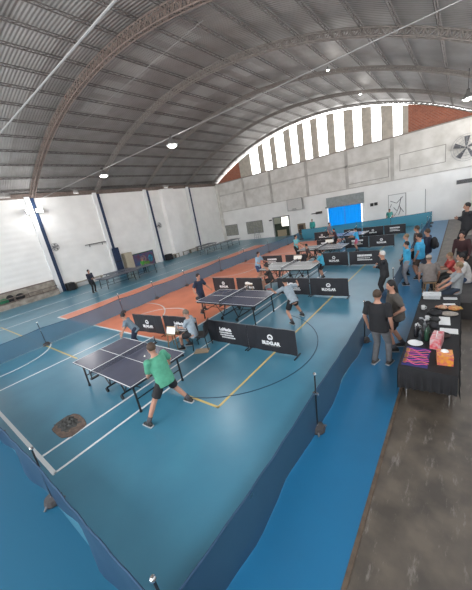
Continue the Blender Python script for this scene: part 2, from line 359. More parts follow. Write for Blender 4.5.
# daylit blue doors: a translucent sheet with the sky behind it
m_tarp = translucent('sunlit_blue_sheet', (.005, .33, .60), .6)
mb = MB(); n = 46
for a, bb in ((-10.92, -9.3), (-9.22, -7.62)):
    vs = []; k = 24
    for i in range(k + 1):
        x = a + (bb - a) * i / k; y = YB - .06 + .025 * math.sin(i * 1.9)
        vs += [(x, y, .02), (x, y, 2.4), (x, y + .02, .02), (x, y + .02, 2.4)]
    fs = []
    for i in range(k):
        q = 4 * i; fs += [(q, q + 4, q + 5, q + 1), (q + 2, q + 3, q + 7, q + 6), (q + 1, q + 5, q + 7, q + 3)]
    mb.add(vs, fs)
mb.build('blue_sheet', m_tarp, d)
MB().box((-9.3, YB - .1, 0), (-9.22, YB - .05, 2.4)).build('door_stile', mat('door_stile_paint', (.05, .25, .6), .6), d)
MB().box((-7.66, YB - .13, .1), (-7.58, YB - .125, 2.4)).build('bright_gap', mat('daylight_gap', (1, .95, 1), .5, emit=2.5), d)  # solid glowing strip standing in for daylight through the door gap
d = struct(MB().box((-14.45, YB - .25, 0), (-13.6, YB, 1.2)).build('door_3', pm((.24, .18, .12))))
MB().box((-14.3, YB - .27, .15), (-13.75, YB - .24, 1.05)).build('dark_opening', pm((.06, .045, .035)), d)

# ================================================================ LAMPS
m_bulb = mat('lamp_glow', (1, .97, .92), .4, emit=28)
def high_bay(x, y, z, top, label, e=140, sc=1):
    r = empty('high_bay_lamp', (x, y, z), 0, label, 'lamp')
    MB().lathe((0, 0, 0), [(.24, 0), (.22, .06), (.13, .2), (.07, .26), (.06, .40)], 18).build('reflector', M['chrome'], r, True)
    MB().ell((0, 0, .03), (.19, .19, .10), 14, 8).build('bulb', m_bulb, r, True)
    MB().tube([(0, 0, .40), (0, 0, top - z)], .012, n=5).build('hanging_cable', M['black'], r)
    for ch in r.children: ch.scale = (sc, sc, sc if ch.name[:4] != 'hang' else 1)
    ld = bpy.data.lights.new('lamp_light', 'POINT'); ld.energy = e; ld.shadow_soft_size = .2; ld.color = (1, .96, .9)
    lo = bpy.data.objects.new('lamp_light', ld); COL.objects.link(lo); lo.parent = r; lo.location = (0, 0, -.25)
high_bay(-14.87, 8.85, 6.72, 7.03, 'small hanging lamp on the tie rod above the line of blue tables', 120)
high_bay(-9.31, 8.85, 6.72, 7.03, 'bright hanging lamp in mid tie rod, under the vault', 140)
high_bay(.03, 18.7, 6.8, 8.0, 'hanging lamp beside the brick gable end, at the far wall', 60)
high_bay(-5.78, 17.53, 9.9, 10.3, 'tiny spot lamp high under the vault, nearer of the two in the middle', 25, .4)
high_bay(-5.78, 23.86, 9.9, 10.3, 'tiny spot lamp high under the vault, nearer the bright louvres', 25, .4)
r = empty('floodlight', (XL + .45, 8.55, 6.35), 0, 'glaring twin floodlight at the top of the white column on the long wall', 'floodlight')
MB().box((-.30, -.03, -.03), (0, .03, .03)).build('bracket', M['black'], r)
for dy in (-.32, .32):
    h = MB().box((-.05, dy - .24, -.16), (.06, dy + .24, .16)).build('lamp_housing', M['black'], r)
    MB().box((.061, dy - .21, -.13), (.08, dy + .21, .13)).build('lit_glass', m_bulb, h)
ld = bpy.data.lights.new('flood_light', 'POINT'); ld.energy = 130; ld.shadow_soft_size = .25; lo = bpy.data.objects.new('flood_light', ld); COL.objects.link(lo); lo.parent = r; lo.location = (.35, 0, 0)

# ================================================================ TABLE TENNIS TABLES
m_top = mat('table_top_blue_grey', (.085, .09, .13), .24, noise=.1, nscale=3)
m_top3 = mat('pale_worn_table_top', (.42, .43, .43), .2, noise=.1, nscale=3)  # paler base colour for the third table top
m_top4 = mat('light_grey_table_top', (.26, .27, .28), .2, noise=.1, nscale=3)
m_tnet = cloth_net('table_net_mesh', (.03, .04, .07), .7)
def pp_table(x, y, label, top=m_top, rz=0, z=0):
    r = empty('table_tennis_table', (x, y, z), rz, label, 'table', 'table tennis tables in play')
    for sx in (-1, 1):
        a, bb = (-1.37, -.005) if sx < 0 else (.005, 1.37)
        mb = MB().box((a, -.7625, .735), (bb, .7625, .758)); e = .75825; e1 = .7605
        mb.box((a, -.7625, e), (bb, -.742, e1), 1); mb.box((a, .742, e), (bb, .7625, e1), 1); mb.box((a, -.0015 - .006, e), (bb, .0075, e1), 1)
        q = -1.37 if sx < 0 else 1.35; mb.box((q, -.7625, e), (q + .02, .7625, e1), 1)
        mb.build('tabletop', [top, M['line']], r)
        mb = MB()
        for yy in (-.70, .70): mb.box((min(a, a + 0), yy - .018, .675), (bb, yy + .018, .734))
        mb.box((sx * 1.30 - .018, -.70, .675), (sx * 1.30 + .018, .70, .734)); mb.box((sx * .1 - .018, -.70, .675), (sx * .1 + .018, .70, .734))
        mb.build('apron', M['black'], r)
        for yy in (-.62, .62):
            l = MB().tube([(sx * 1.18, yy, .69), (sx * 1.2, yy, .04)], .023, n=6).build('leg', M['black'], r)
            MB().lathe((sx * 1.2, yy, 0), [(.03, 0), (.034, .012), (.03, .05)], 10).build('leveller', M['black'], l)
        MB().tube([(sx * 1.19, -.62, .32), (sx * 1.19, .62, .32)], .014, n=5).build('leg_brace', M['black'], r)
        u = MB()
        for yy in (-.45, .45):
            u.tube([(sx * .12, yy, .69), (sx * .35, yy, .14)], .02, n=5); u.tube([(sx * .35, yy, .14), (sx * .75, yy, .69)], .016, n=5)
        u.tube([(sx * .35, -.55, .13), (sx * .35, .55, .13)], .022, n=5); u.tube([(sx * .1, -.45, .4), (sx * 1.15, -.45, .5)], .012, n=5)
        ch = u.build('undercarriage', M['black'], r)
        for yy in (-.55, .55): MB().tube([(sx * .35, yy - .018, .065), (sx * .35, yy + .018, .065)], .062, n=14).build('wheel', M['black'], ch)
    nt_ = MB().box((-.003, -.90, .775), (.003, .90, .902)).build('net', m_tnet, r)
    MB().box((-.006, -.90, .902), (.006, .90, .9125)).build('net_tape', M['line'], nt_)
    for yy in (-.91, .91):
        MB().tube([(0, yy, .70), (0, yy, .915)], .012, n=6).box((-.035, yy - .03 if yy < 0 else yy - .15, .70), (.035, yy + .15 if yy < 0 else yy + .03, .728)).build('net_post', M['black'], r)
    return r
pp_table(-6.52, 3.09, 'dark blue-grey table tennis table nearest the camera, beside the player in green')
pp_table(-6.55, 7.76, 'dark blue-grey table tennis table with a player in navy at its orange end')
pp_table(-6.60, 12.41, 'table tennis table with a pale top, third from the camera', m_top3)
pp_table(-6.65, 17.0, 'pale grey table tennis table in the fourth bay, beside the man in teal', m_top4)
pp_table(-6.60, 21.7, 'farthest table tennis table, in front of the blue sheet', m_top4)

# ================================================================ COURT SURROUNDS
def text(body, size, parent, loc, m=None, ext=.002, rz=0):
    c = bpy.data.curves.new('t', 'FONT'); c.body = body; c.size = size; c.extrude = ext; c.align_x = 'CENTER'; c.resolution_u = 2; c.offset = .006 * size / .1
    o = bpy.data.objects.new('t', c); COL.objects.link(o)
    dg = bpy.context.evaluated_depsgraph_get(); me = bpy.data.meshes.new_from_object(o.evaluated_get(dg)); bpy.data.objects.remove(o)
    me.transform(Matrix.Rotation(PI / 2, 4, 'X')); me.materials.clear(); me.materials.append(m or M['ink'])
    t = bpy.data.objects.new('lettering', me); COL.objects.link(t); t.parent = parent; t.location = loc; t.rotation_euler = (0, 0, rz); return t
def surround(x0, x1, y, kind, label, y1=None, hgt=.74):
    L = math.hypot(x1 - x0, (y1 if y1 is not None else y) - y); rz = math.atan2((y1 if y1 is not None else y) - y, x1 - x0)
    r = empty('court_barrier', (x0, y, 0), rz, label, 'barrier', 'black printed barriers between the tables')
    n = 14; vs = []; fs = []
    for i in range(n + 1):
        u = L * i / n; q = .012 * math.sin(i * 1.3 + x0 * 3)
        vs += [(u, q - .004, .04), (u, q - .004, hgt), (u, q + .004, .04), (u, q + .004, hgt)]
    for i in range(n):
        a = 4 * i; b_ = a + 4; fs += [(a, b_, b_ + 1, a + 1), (a + 2, a + 3, b_ + 3, b_ + 2), (a + 1, b_ + 1, b_ + 3, a + 3), (a, a + 2, b_ + 2, b_)]
    fs += [(0, 1, 3, 2), (4 * n, 4 * n + 2, 4 * n + 3, 4 * n + 1)]
    MB().add(vs, fs).build('cover', M['vinyl'], r)
    f = MB()
    for u in (.015, L - .015): f.tube([(u, .02, 0), (u, .02, hgt)], .009, n=5)
    f.tube([(0, .02, hgt + .002), (L, .02, hgt + .002)], .008, n=5); f.build('frame', M['steel'], r)
    for u in (.03, L - .03): MB().box((u - .015, -.16, 0), (u + .015, .2, .022)).build('foot', M['black'], r)
    c = L / 2
    if kind == 'logo':
        mb = MB(); n = 22; R1, R2 = .085, .048
        vs = []
        for i in range(n + 1):
            a = -PI / 2 + .35 + (2 * PI - .7) * i / n
            for rr in (R1, R2): vs += [(c + rr * math.cos(a), -.024, .47 + rr * math.sin(a)), (c + rr * math.cos(a), -.02, .47 + rr * math.sin(a))]
        fs = []
        for i in range(n):
            a = 4 * i; b_ = a + 4; fs += [(a, a + 2, b_ + 2, b_), (a, b_, b_ + 1, a + 1), (a + 2, a + 3, b_ + 3, b_ + 2)]
        mb.add(vs, fs)
        mb.add([(c - .05, -.024, .40), (c + .05, -.024, .40), (c, -.024, .475), (c - .05, -.02, .40), (c + .05, -.02, .40), (c, -.02, .475)], [(0, 1, 2), (5, 4, 3), (0, 3, 4, 1), (1, 4, 5, 2), (2, 5, 3, 0)])
        mb.build('logo', M['ink'], r)
        text('BLDG.AR', .135, r, (c, -.024, .255))
        MB().box((c - .2, -.022, .215), (c + .25, -.019, .222)).build('fine_print', M['grey'], r)
    elif kind == 'text':
        text('LaMacia', .14, r, (c - .02, -.024, .46))
        mb = MB(); random.seed(int(abs(x0 * 10 + y * 7)))
        for k, (a, bb) in enumerate(((-.27, .22), (-.25, .27), (-.2, .30))):
            u = c + a
            while u < c + bb:
                wl_ = random.uniform(.02, .05); mb.box((u, -.022, .375 - k * .075), (u + wl_, -.019, .415 - k * .075)); u += wl_ + .014
        mb.build('small_print', M['ink'], r)
    elif kind == 'text2':
        mb = MB(); random.seed(int(abs(x0 * 10 + y * 7)))
        for z0, z1, a, bb, lo, hi, gp in ((.47, .57, -.33, .33, .045, .08, .012), (.37, .405, -.33, .25, .03, .07, .015), (.27, .32, -.33, .33, .03, .06, .012)):
            u = c + a
            while u < c + bb:
                wl_ = random.uniform(lo, hi); mb.box((u, -.022, z0), (u + wl_, -.019, z1)); u += wl_ + gp
        mb.build('bold_print', M['ink'], r)
    return r
ROW = [
 (5.68, [(-9.78, -8.2, 'logo', 5.35), (-8.17, -6.62, 'text', 5.55), (-6.13, -4.62, 'text', None), (-4.60, -3.1, 'logo', None)],
  ['logo barrier behind the boy at the end of the nearest table', 'lettered barrier half hidden by the seated umpire in grey', 'lettered barrier directly in front of the second table, ending beside the umpire chair', 'logo barrier crossing the yellow floor line, in the nearest row']),
 (10.25, [(-9.95, -8.55, 'logo', None), (-8.40, -6.95, 'logo', None), (-6.15, -4.70, 'text', None), (-4.66, -3.17, 'logo', None)],
  ['logo barrier on the orange court behind the navy player', 'logo barrier on the orange court beside the dark seated umpire', 'barrier behind the lunging player in grey', 'logo barrier in the second row, near the white-haired spectator']),
 (15.15, [(-9.95, -8.55, 'text2', None), (-8.30, -6.95, 'logo', None), (-6.1, -4.62, 'logo', None), (-4.54, -3.08, 'text2', None)],
  ['barrier on the orange court behind the pale third table', 'barrier in the third row behind the scoreboard of the pale table', 'logo barrier in the third row behind the blue-shirted player', 'barrier with two bold lines of print at the court side end of the third row']),
 (19.9, [(-8.2, -6.9, 'text2', None), (-6.15, -4.70, 'text2', None), (-4.66, -3.2, 'logo', None)],
  ['barrier in the fourth row beside the far scoreboard', 'barrier in the fourth row behind the player with pink shorts', 'logo barrier at the walkway end of the fourth row']),
 (24.6, [(-10.3, -8.9, 'logo', None), (-7.7, -6.3, 'text2', None), (-6.2, -4.7, 'logo', None), (-4.65, -3.2, 'text2', None)],
  ['barrier in the farthest row with a white logo, below the man in green', 'barrier in the farthest row below the blue sheet', 'logo barrier in the farthest row, right of the blue sheet', 'barrier in the farthest row below the boy in green']),
]
for y, items, labs in ROW:
    for (a, bb, k, ya), lb in zip(items, labs):
        surround(a, bb, ya if ya else y, k, lb, y1=(ya + .14) if ya else None)

# divider nets: fabric spans on weighted posts
def divider(name, label, pts, mnet, hnet, hp, posts=None, seed=1, sag=.06, lean=.05, wave=.05):
    root = empty(name, (pts[0][0], pts[0][1], 0), 0, label, 'net')
    rd = random.Random(seed); o0 = Vector((pts[0][0], pts[0][1], 0))
    P = [Vector((x, y, 0)) - o0 for x, y in pts]
    for a, b_ in zip(P, P[1:]):
        n = 20; d_ = (b_ - a); nr = Vector((-d_.y, d_.x, 0)).normalized(); vs = []; fs = []; ph = rd.uniform(0, 6)
        m = 6
        for i in range(n + 1):
            t_ = i / n; sg = sag * 4 * t_ * (1 - t_)
            for j in range(m + 1):
                zz = .015 + (hnet - sg - .015) * j / m; off = wave * math.sin(t_ * 9 + ph) * (1 - j / m) * math.sin(PI * t_) + .006 * math.sin(t_ * 31 + j)*math.sin(PI * t_)
                q = a + d_ * t_ + nr * off; vs.append((q.x, q.y, zz))
        for i in range(n):
            for j in range(m): q = i * (m + 1) + j; fs.append((q, q + m + 1, q + m + 2, q + 1))
        MB().add(vs, fs).build('mesh_span', mnet, root, True)
        top = [vs[i * (m + 1) + m] for i in range(n + 1)]
        MB().tube(top, .012, n=5).build('top_hem', pm((.02, .06, .12)), root)
    for k, p in enumerate(P):
        if posts and not posts[k]: continue
        lx, ly = rd.uniform(-lean, lean), rd.uniform(-lean, lean)
        po = MB().tube([p, p + Vector((lx, ly, hp))], .013, n=6).build('post', M['black'], root)
        MB().ell(p + Vector((lx, ly, hp)), (.03, .03, .03), 8, 6).build('cap', M['chrome'], po); mb = MB(); mb.box(tuple(p + Vector((lx * .65 - .05, ly * .65 - .012, hp * .65))), tuple(p + Vector((lx * .65 + .05, ly * .65 + .012, hp * .65 + .04)))); mb.build('clamp', M['chrome'], po)
        mb = MB().lathe(p, [(.12, 0), (.13, .04), (.11, .10), (.03, .12)], 12)
        mb.build('base_weight', pm((.06, .055, .055)), po)
        mb = MB()
        for a_ in range(3): q = a_ * 2.1 + k; mb.tube([p + Vector((0, 0, .12)), p + Vector((.17 * math.cos(q), .17 * math.sin(q), .016))], .016, n=6)
        mb.build('tripod_foot', pm((.16, .16, .17), .5), po)
    return root
m_netA = cloth_net('navy_net_fabric', (.008, .05, .11), .2)
m_netB = cloth_net('grey_blue_net_fabric', (.06, .15, .23), .17)
m_netC = cloth_net('cyan_net_fabric', (.035, .22, .31), .08)
divider('divider_net', 'navy mesh divider net along the bright blue walkway', [(-1.80, .55), (-1.78, 3.63), (-1.84, 7.0), (-1.70, 10.2), (-1.80, 13.8), (-1.86, 17.3), (-1.86, 20.7), (-1.86, 24.1), (-1.86, 27.0)], m_netA, .75, 1.12, [1, 1, 1, 1, 1, 1, 1, 1, 1], 3)
divider('divider_net', 'sagging dark blue divider net closing the near end of the court', [(-12.7, .5), (-10.4, .45), (-7.8, .44), (-4.80, .5), (-1.93, .5)], m_netA, .74, 1.05, [0, 1, 1, 1, 0], 5, .07, .06, .07)
divider('divider_net', 'long grey-blue divider net running over the orange court towards the doorway', [(-12.95, .5), (-12.9, 3.18), (-12.85, 6.64), (-12.88, 8.7), (-12.9, 11.0), (-13.0, 14.4), (-12.85, 17.2), (-12.6, 20.3), (-12.45, 23.5), (-12.4, 26)], m_netB, .74, 1.0, None, 8)
divider('divider_net', 'cyan divider net across the far end of the hall', [(-12.2, 26.15), (-9.9, 26.3), (-7.3, 26.9), (-4.7, 27.6), (-1.9, 28.9)], m_netC, .98, 1.0, None, 9, .02, .01)

# ================================================================ PEOPLE
def ik(a, b, l1, l2, bend):
    d = b - a; L = min(d.length, (l1 + l2) * .998); dn = d.normalized(); b2 = a + dn * L
    x = (l1 * l1 - l2 * l2 + L * L) / (2 * L); h = math.sqrt(max(l1 * l1 - x * x, 1e-6))
    bn = (bend - dn * bend.dot(dn)).normalized(); return a + dn * x + bn * h, b2
HAIRC = dict(black=(.012, .010, .010), brown=(.06, .035, .02), grey=(.17, .13, .10), white=(.62, .60, .57), fair=(.22, .15, .08))
def person(label, pel, face, h=1.7, lean=0, side=0, fl=None, fr=None, hl=None, hr=None, shirt=(.1, .1, .1), sleeve='short', legs='long', pants=(.03, .03, .04),
           shoe=(.02, .02, .02), hair='black', hairlen=0, skin=None, look=0, nod=0, near=False, twist=0, extra=None, group=None, bulk=1.0, kneedir=None, cap=None):
    s = h / 1.72; px, py, pz = pel
    gz = 0
    root = empty('person', (px, py, 0), math.radians(face - 90), label, 'person', group)
    R = Matrix.Rotation(-math.radians(face - 90), 3, 'Z')
    def loc(p): v = R @ Vector((p[0] - px, p[1] - py, 0)); v.z = p[2] if len(p) > 2 else 0; return v / s
    P = Vector((0, 0, pz / s)); la, sa = math.radians(lean), math.radians(side)
    u = Vector((math.sin(sa), math.sin(la) * math.cos(sa), math.cos(la) * math.cos(sa))).normalized()
    X = Vector((1, 0, 0)); tw = math.radians(twist); XS = Vector((math.cos(tw), math.sin(tw), 0)); XS = (XS - u * XS.dot(u)).normalized()
    F = u.cross(X) * -1 if (u.cross(X)).y < 0 else u.cross(X)
    waist = P + u * .15; chest = P + u * .34; sh = P + u * .475; nb = P + u * .53
    uh = (u + Vector((0, 0, 1.2))).normalized(); hd = nb + uh * .165 + Vector((0, .02, 0))
    shl, shr = sh - XS * .175 * bulk, sh + XS * .175 * bulk
    fwd = Vector((0, 1, 0))
    hl_ = loc(hl) if hl else shl + Vector((-.06, .06, -.52)); hr_ = loc(hr) if hr else shr + Vector((.06, .06, -.52))
    el, wl_ = ik(shl, hl_, .29, .26, Vector((-.5, -.8, -.4))); er, wr_ = ik(shr, hr_, .29, .26, Vector((.5, -.8, -.4)))
    al = loc(fl) if fl else Vector((-.11, 0, 0)); ar = loc(fr) if fr else Vector((.11, .02, 0))
    al = al + Vector((0, 0, .085)); ar = ar + Vector((0, 0, .085))
    hpl, hpr = P - X * .09, P + X * .09
    kb = Vector(kneedir) if kneedir else Vector((0, 1, .12))
    kl, al = ik(hpl, al, .43, .42, kb); kr, ar = ik(hpr, ar, .43, .42, kb)
    def S(mb): mb.v = [(v[0] * s, v[1] * s, v[2] * s) for v in mb.v]; return mb
    vox = (.0125 if near else .02) * s
    # body
    b = MB(); w_ = bulk
    b.tube([P - u * .06, P + u * .03, waist, chest, sh, sh + u * .035], [(.135 * w_, .10), (.16 * w_, .115), (.135 * w_, .098 * w_), (.155 * w_, .112 * w_), (.145 * w_, .085), (.09, .065)], 14, X * .5 + XS * .5, round_=True)
    b.tube([sh, nb + u * .02, hd - uh * .03], .056, 10, round_=True)
    HR = Matrix.Rotation(math.radians(look), 3, 'Z') @ Matrix.Rotation(math.radians(-nod - lean * .35), 3, 'X')
    b.ell(hd, (.077, .096, .115), 14, 10, HR); b.ell(hd + HR @ Vector((0, .03, -.062)), (.052, .058, .052), 10, 8, HR)
    b.tube([hd + HR @ Vector((0, .088, -.005)), hd + HR @ Vector((0, .110, -.034))], [.011, .017], 6, round_=True)
    for sx in (-1, 1): b.ell(hd + HR @ Vector((sx * .079, -.005, -.012)), (.012, .020, .032), 8, 6, HR)
    for a, e, q in ((shl, el, wl_), (shr, er, wr_)):
        b.tube([a, a * .4 + e * .6, e], [.052, .045, .038], 10, round_=True); b.tube([e, e * .65 + q * .35, q], [.038, .040, .027], 10, round_=True)
    for a, k, q in ((hpl, kl, al), (hpr, kr, ar)):
        b.tube([a, a * .5 + k * .5, k], [.092, .078, .056], 10, round_=True); b.tube([k, k * .65 + q * .35, q], [.055, .056, .036], 10, round_=True)
        d_ = Vector((0, 1, 0)); b.tube([q + Vector((0, -.03, -.04)), q + d_ * .13 + Vector((0, 0, -.05))], [(.035, .035), (.038, .026)], 8, X, round_=True)
    hands = []
    for sx, e, q in ((-1, el, wl_), (1, er, wr_)):
        d_ = (q - e).normalized(); n_ = (X * -sx - d_ * (X * -sx).dot(d_)); n_ = n_.normalized() if n_.length > .1 else Vector((0, 0, -1)); c_ = d_.cross(n_).normalized()
        b.tube([q - d_ * .01, q + d_ * .045, q + d_ * .085], [(.026, .018), (.040, .018), (.038, .015)], 8, c_, round_=True); hands.append((q, d_, n_, c_))
    body = remesh(b, vox, 2)
    for (q, d_, n_, c_) in hands:
        upc = c_ if c_.z > 0 else -c_
        if abs(c_.z) < .3: upc = c_ if c_.y > 0 else -c_
        for i, L in enumerate((.072, .080, .075, .058)):
            o_ = q + d_ * .078 + upc * (.028 - .019 * i)
            body.tube([o_, o_ + d_ * L * .5 + n_ * .012, o_ + d_ * L * .75 + n_ * L * .55], [.0095, .0085, .007], 6, round_=True)
        t0 = q + d_ * .02 + upc * .028; body.tube([t0, t0 + d_ * .03 + upc * .03 + n_ * .01, t0 + d_ * .065 + upc * .03 + n_ * .022], [.012, .010, .008], 6, round_=True)
    for sx in (-1, 1): body.ell(hd + HR @ Vector((sx * .031, .0855, .006)), (.013, .009, .008), 8, 6, HR, mi=1)
    body.ell(hd + HR @ Vector((0, .089, -.066)), (.024, .008, .006), 8, 6, HR, mi=2)
    S(body).build('body', [skin or M['skin'], M['eye'], M['lip']], root, True)
    # clothes
    c = MB(); g_ = .02
    c.tube([P - u * .10, P + u * .03, waist, chest, sh + u * .012, sh + u * .045], [(.172 * w_, .128 * w_), (.175 * w_, .13 * w_), (.158 * w_, .122 * w_), (.172 * w_, .132 * w_), (.165 * w_, .112), (.10, .085)], 16, X * .5 + XS * .5, round_=False)
    for a, e, q in ((shl, el, wl_), (shr, er, wr_)):
        if sleeve == 'short': c.tube([a, a * .4 + e * .6, a * .2 + e * .8], [.074, .070, .072], 12); c.ell(a + u * .004, (.078, .078, .078), 12, 8)
        else:
            c.ell(a + u * .004, (.078, .078, .078), 12, 8); c.tube([a, a * .4 + e * .6, e], [.072, .062, .054], 12, round_=True); c.tube([e, e * .6 + q * .4, q * .97 + e * .03], [.052, .05, .038], 12, round_=True)
    S(remesh(c, vox * 1.15, 3)).build('coat' if sleeve == 'coat' else 'shirt', pm(shirt, .85, .18, 14), root, True)
    c = MB(); c.tube([P - u * .10 - Vector((0, 0, .02)), P + u * .06], [(.158 * w_, .118 * w_), (.158 * w_, .115 * w_)], 14, X)
    for a, k, q in ((hpl, kl, al), (hpr, kr, ar)):
        if legs == 'shorts': c.tube([a + Vector((0, 0, .04)), a * .5 + k * .5, a * .22 + k * .78], [.098, .100, .098], 12)
        else:
            c.tube([a + Vector((0, 0, .04)), a * .5 + k * .5, k], [.10, .092, .072], 12, round_=True); c.tube([k, k * .5 + q * .5, q + (q - k).normalized() * .02], [.072, .066, .060], 12)
    S(remesh(c, vox * 1.15, 2)).build('shorts' if legs == 'shorts' else 'trousers', pm(pants, .85, .2, 14), root, True)
    for k, q in ((kl, al), (kr, ar)):
        c = MB(); c.tube([q + Vector((0, -.05, -.035)), q + Vector((0, .05, -.04)), q + Vector((0, .14, -.055))], [(.044, .045), (.048, .042), (.042, .026)], 10, X, round_=True); c.ell(q + Vector((0, -.02, -.01)), (.046, .05, .05), 10, 8)
        c = remesh(c, .014 * s, 1); z0 = q.z - .083
        c.v = [(v[0], v[1], max(v[2], z0)) for v in c.v]
        sm = S(c).build('shoe', pm(shoe, .6, .1, 20), root, True)
        MB().box(((q.x - .045) * s, (q.y - .09) * s, (z0 - .001) * s), ((q.x + .045) * s, (q.y + .17) * s, (z0 + .022) * s)).build('sole', pm((.45, .45, .45)), sm)
    if legs == 'shorts':
        for k, q in ((kl, al), (kr, ar)): S(MB().tube([q, q * .72 + k * .28], [.044, .052], 10)).build('sock', pm((.08, .08, .09) if shoe[0] < .3 else (.5, .5, .5)), root, True)
    c = MB(); c.ell(hd + HR @ Vector((0, -.016, .024)), (.087, .096, .106), 16, 12, HR)
    c.v = [v for v in c.v]
    if hairlen: c.tube([hd + HR @ Vector((0, -.05, .0)), hd + HR @ Vector((0, -.075, -.10)), hd + HR @ Vector((0, -.09, -.10 - hairlen))], [(.085, .06), (.09, .05), (.07, .03)], 12, X, round_=True)
    if not hairlen:
        iv = HR.transposed(); nv = []
        for v in c.v:
            q = iv @ (Vector(v) - hd); q.z = max(q.z, -.035 + max(0, q.y) * .7); nv.append(tuple(hd + HR @ q))
        c.v = nv
    ho = S(c).build('hair', pm(HAIRC[hair], .7, .3, 40), root, True)
    if cap:
        c = MB(); c.ell(hd + HR @ Vector((0, -.01, .05)), (.095, .105, .09), 14, 10, HR, zmin=-.01); c.ell(hd + HR @ Vector((0, .12, .05)), (.06, .06, .008), 12, 6, HR)
        S(c).build('cap', pm(cap, .8), root, True)
    root['_w'] = 0; del root['_w']
    def W(v): return root.matrix_basis @ (v * s)
    root_m = Matrix.Translation((px, py, 0)) @ Matrix.Rotation(math.radians(face - 90), 4, 'Z')
    return root, [root_m @ ((q + d_ * .09 + n_ * .02) * s) for (q, d_, n_, c_) in hands], [(root_m.to_3x3() @ d_) for (q, d_, n_, c_) in hands], root_m @ (hd * s), root_m @ (chest * s)
def paddle(pos, d, label, col=(.30, .02, .02)):
    r = empty('table_tennis_paddle', pos, 0, label, 'paddle', 'paddles held by the players'); d = Vector(d).normalized(); n = d.cross(Vector((0, 0, 1))).normalized(); rot = Matrix((n, d, n.cross(d))).transposed()
    vs = []; fs = []; k = 16
    for z_ in (-.006, .006):
        for j in range(k): a = 2 * PI * j / k; vs.append(rot @ Vector((.076 * math.cos(a), .11 + .08 * math.sin(a), z_)))
    fs = [tuple(range(k))[::-1], tuple(range(k, 2 * k))] + [(j, (j + 1) % k, k + (j + 1) % k, k + j) for j in range(k)]
    MB().add(vs, fs).build('blade', pm(col, .6), r)
    MB().tube([rot @ Vector((0, -.06, 0)), rot @ Vector((0, .045, 0))], [(.015, .011)] * 2, 8, rot @ Vector((1, 0, 0))).build('handle', M['wood'], r)
BLUE, NAVY, BLK = (.05, .33, .47), (.018, .028, .055), (.014, .014, .016)
g1 = person('player in a green shirt with a wide stance at the end of the nearest table', (-4.60, 2.80, .81), 183, 1.72, 14, 0, (-4.74, 2.27), (-4.52, 3.20), (-4.98, 2.66, .84), (-4.98, 3.26, .88), (.085, .33, .21), bulk=1.18, pants=BLK, legs='shorts', hair='brown', near=True, look=5)
paddle(g1[1][1], (-.7, .1, .3), 'paddle in the hand of the player in green')
text_ = MB()
c_ = g1[4]
g2 = person('boy in a grey shirt bending over the far corner of the nearest table', (-8.2, 4.45, .71), 218, 1.42, 30, 0, None, None, (-8.02, 3.88, .80), (-8.5, 4.15, .72), (.17, .23, .28), pants=NAVY, hair='black', near=True, nod=10)
g3 = person('seated umpire in a grey shirt behind the nearest table', (-6.2, 5.12, .52), 205, 1.66, 8, 0, (-6.62, 4.92), (-6.60, 5.22), (-6.62, 4.98, .72), (-6.58, 5.28, .72), (.33, .39, .44), pants=BLK, legs='shorts', hair='grey', near=True, nod=12)
g4 = person('player in a navy shirt and shorts standing on the orange court by the second table', (-8.35, 7.72, .88), -5, 1.68, 8, 0, (-8.5, 7.95), (-8.3, 7.55), (-8.0, 8.0, .95), (-8.15, 7.30, .95), (.02, .03, .06), pants=NAVY, legs='shorts', hair='black', near=True, nod=10)
paddle(g4[1][1], (.2, -.3, -.8), 'paddle hanging from the hand of the navy player', BLK)
g5 = person('lunging player in a light grey shirt and black shorts at the second table', (-4.18, 7.78, .74), 150, 1.68, 36, 0, (-4.14, 7.50), (-4.12, 8.22), (-4.95, 7.85, 1.02), (-4.35, 8.55, 1.1), (.26, .31, .35), pants=BLK, legs='shorts', hair='black', near=True)
paddle(g5[1][0], (-.8, -.1, .1), 'paddle of the lunging player in grey')
g6 = person('boy in a blue and white shirt at the orange end of the third table', (-8.38, 12.2, .84), -5, 1.62, 14, 0, None, None, (-7.95, 12.45, 1.0), (-7.95, 12.0, 1.0), (.28, .42, .55), pants=(.03, .05, .12), legs='shorts', hair='black', shoe=(.5, .5, .5))
paddle(g6[1][1], (.5, 0, .4), 'paddle of the boy in blue and white')
person('seated umpire in dark clothes behind the second table', (-6.72, 10.75, .52), 215, 1.62, 15, 0, (-7.0, 10.35), (-7.1, 10.6), (-7.15, 10.4, .75), (-7.15, 10.7, .75), (.03, .025, .025), pants=BLK, legs='shorts', hair='black')
g8 = person('child in a bright blue shirt and black shorts at the pale third table', (-5.1, 12.8, .70), 178, 1.36, 8, 0, None, None, (-5.45, 12.65, .85), (-5.45, 13.0, .85), BLUE, pants=BLK, legs='shorts', hair='black')
g9 = person('man in a teal shirt and dark trousers beside the fourth table', (-8.5, 17.1, .86), -10, 1.66, 6, 0, None, None, (-8.1, 17.3, .95), (-8.15, 16.9, .95), (.16, .42, .46), pants=BLK, hair='black')
person('seated umpire in dark clothes next to the scoreboard of the third table', (-6.95, 15.55, .52), 215, 1.62, 10, 0, (-7.25, 15.3), (-7.3, 15.5), None, None, (.05, .03, .03), pants=BLK, hair='black')
person('child in a blue shirt and pink shorts at the fourth table', (-5.12, 18.9, .78), 185, 1.52, 8, 0, None, None, (-5.5, 18.7, .95), (-5.5, 19.1, .95), (.04, .34, .60), pants=(.55, .12, .18), legs='shorts', hair='black')
person('player in a grey-violet shirt in front of the blue sheet', (-8.15, 22.4, .88), -5, 1.70, 5, 0, None, None, None, None, (.16, .15, .19), pants=BLK, hair='black')
person('person in dark maroon standing behind the far scoreboard', (-6.95, 20.4, .76), 215, 1.45, 14, 0, None, None, (-7.2, 20.0, .95), (-7.3, 20.3, .95), (.06, .02, .025), pants=BLK, hair='black')
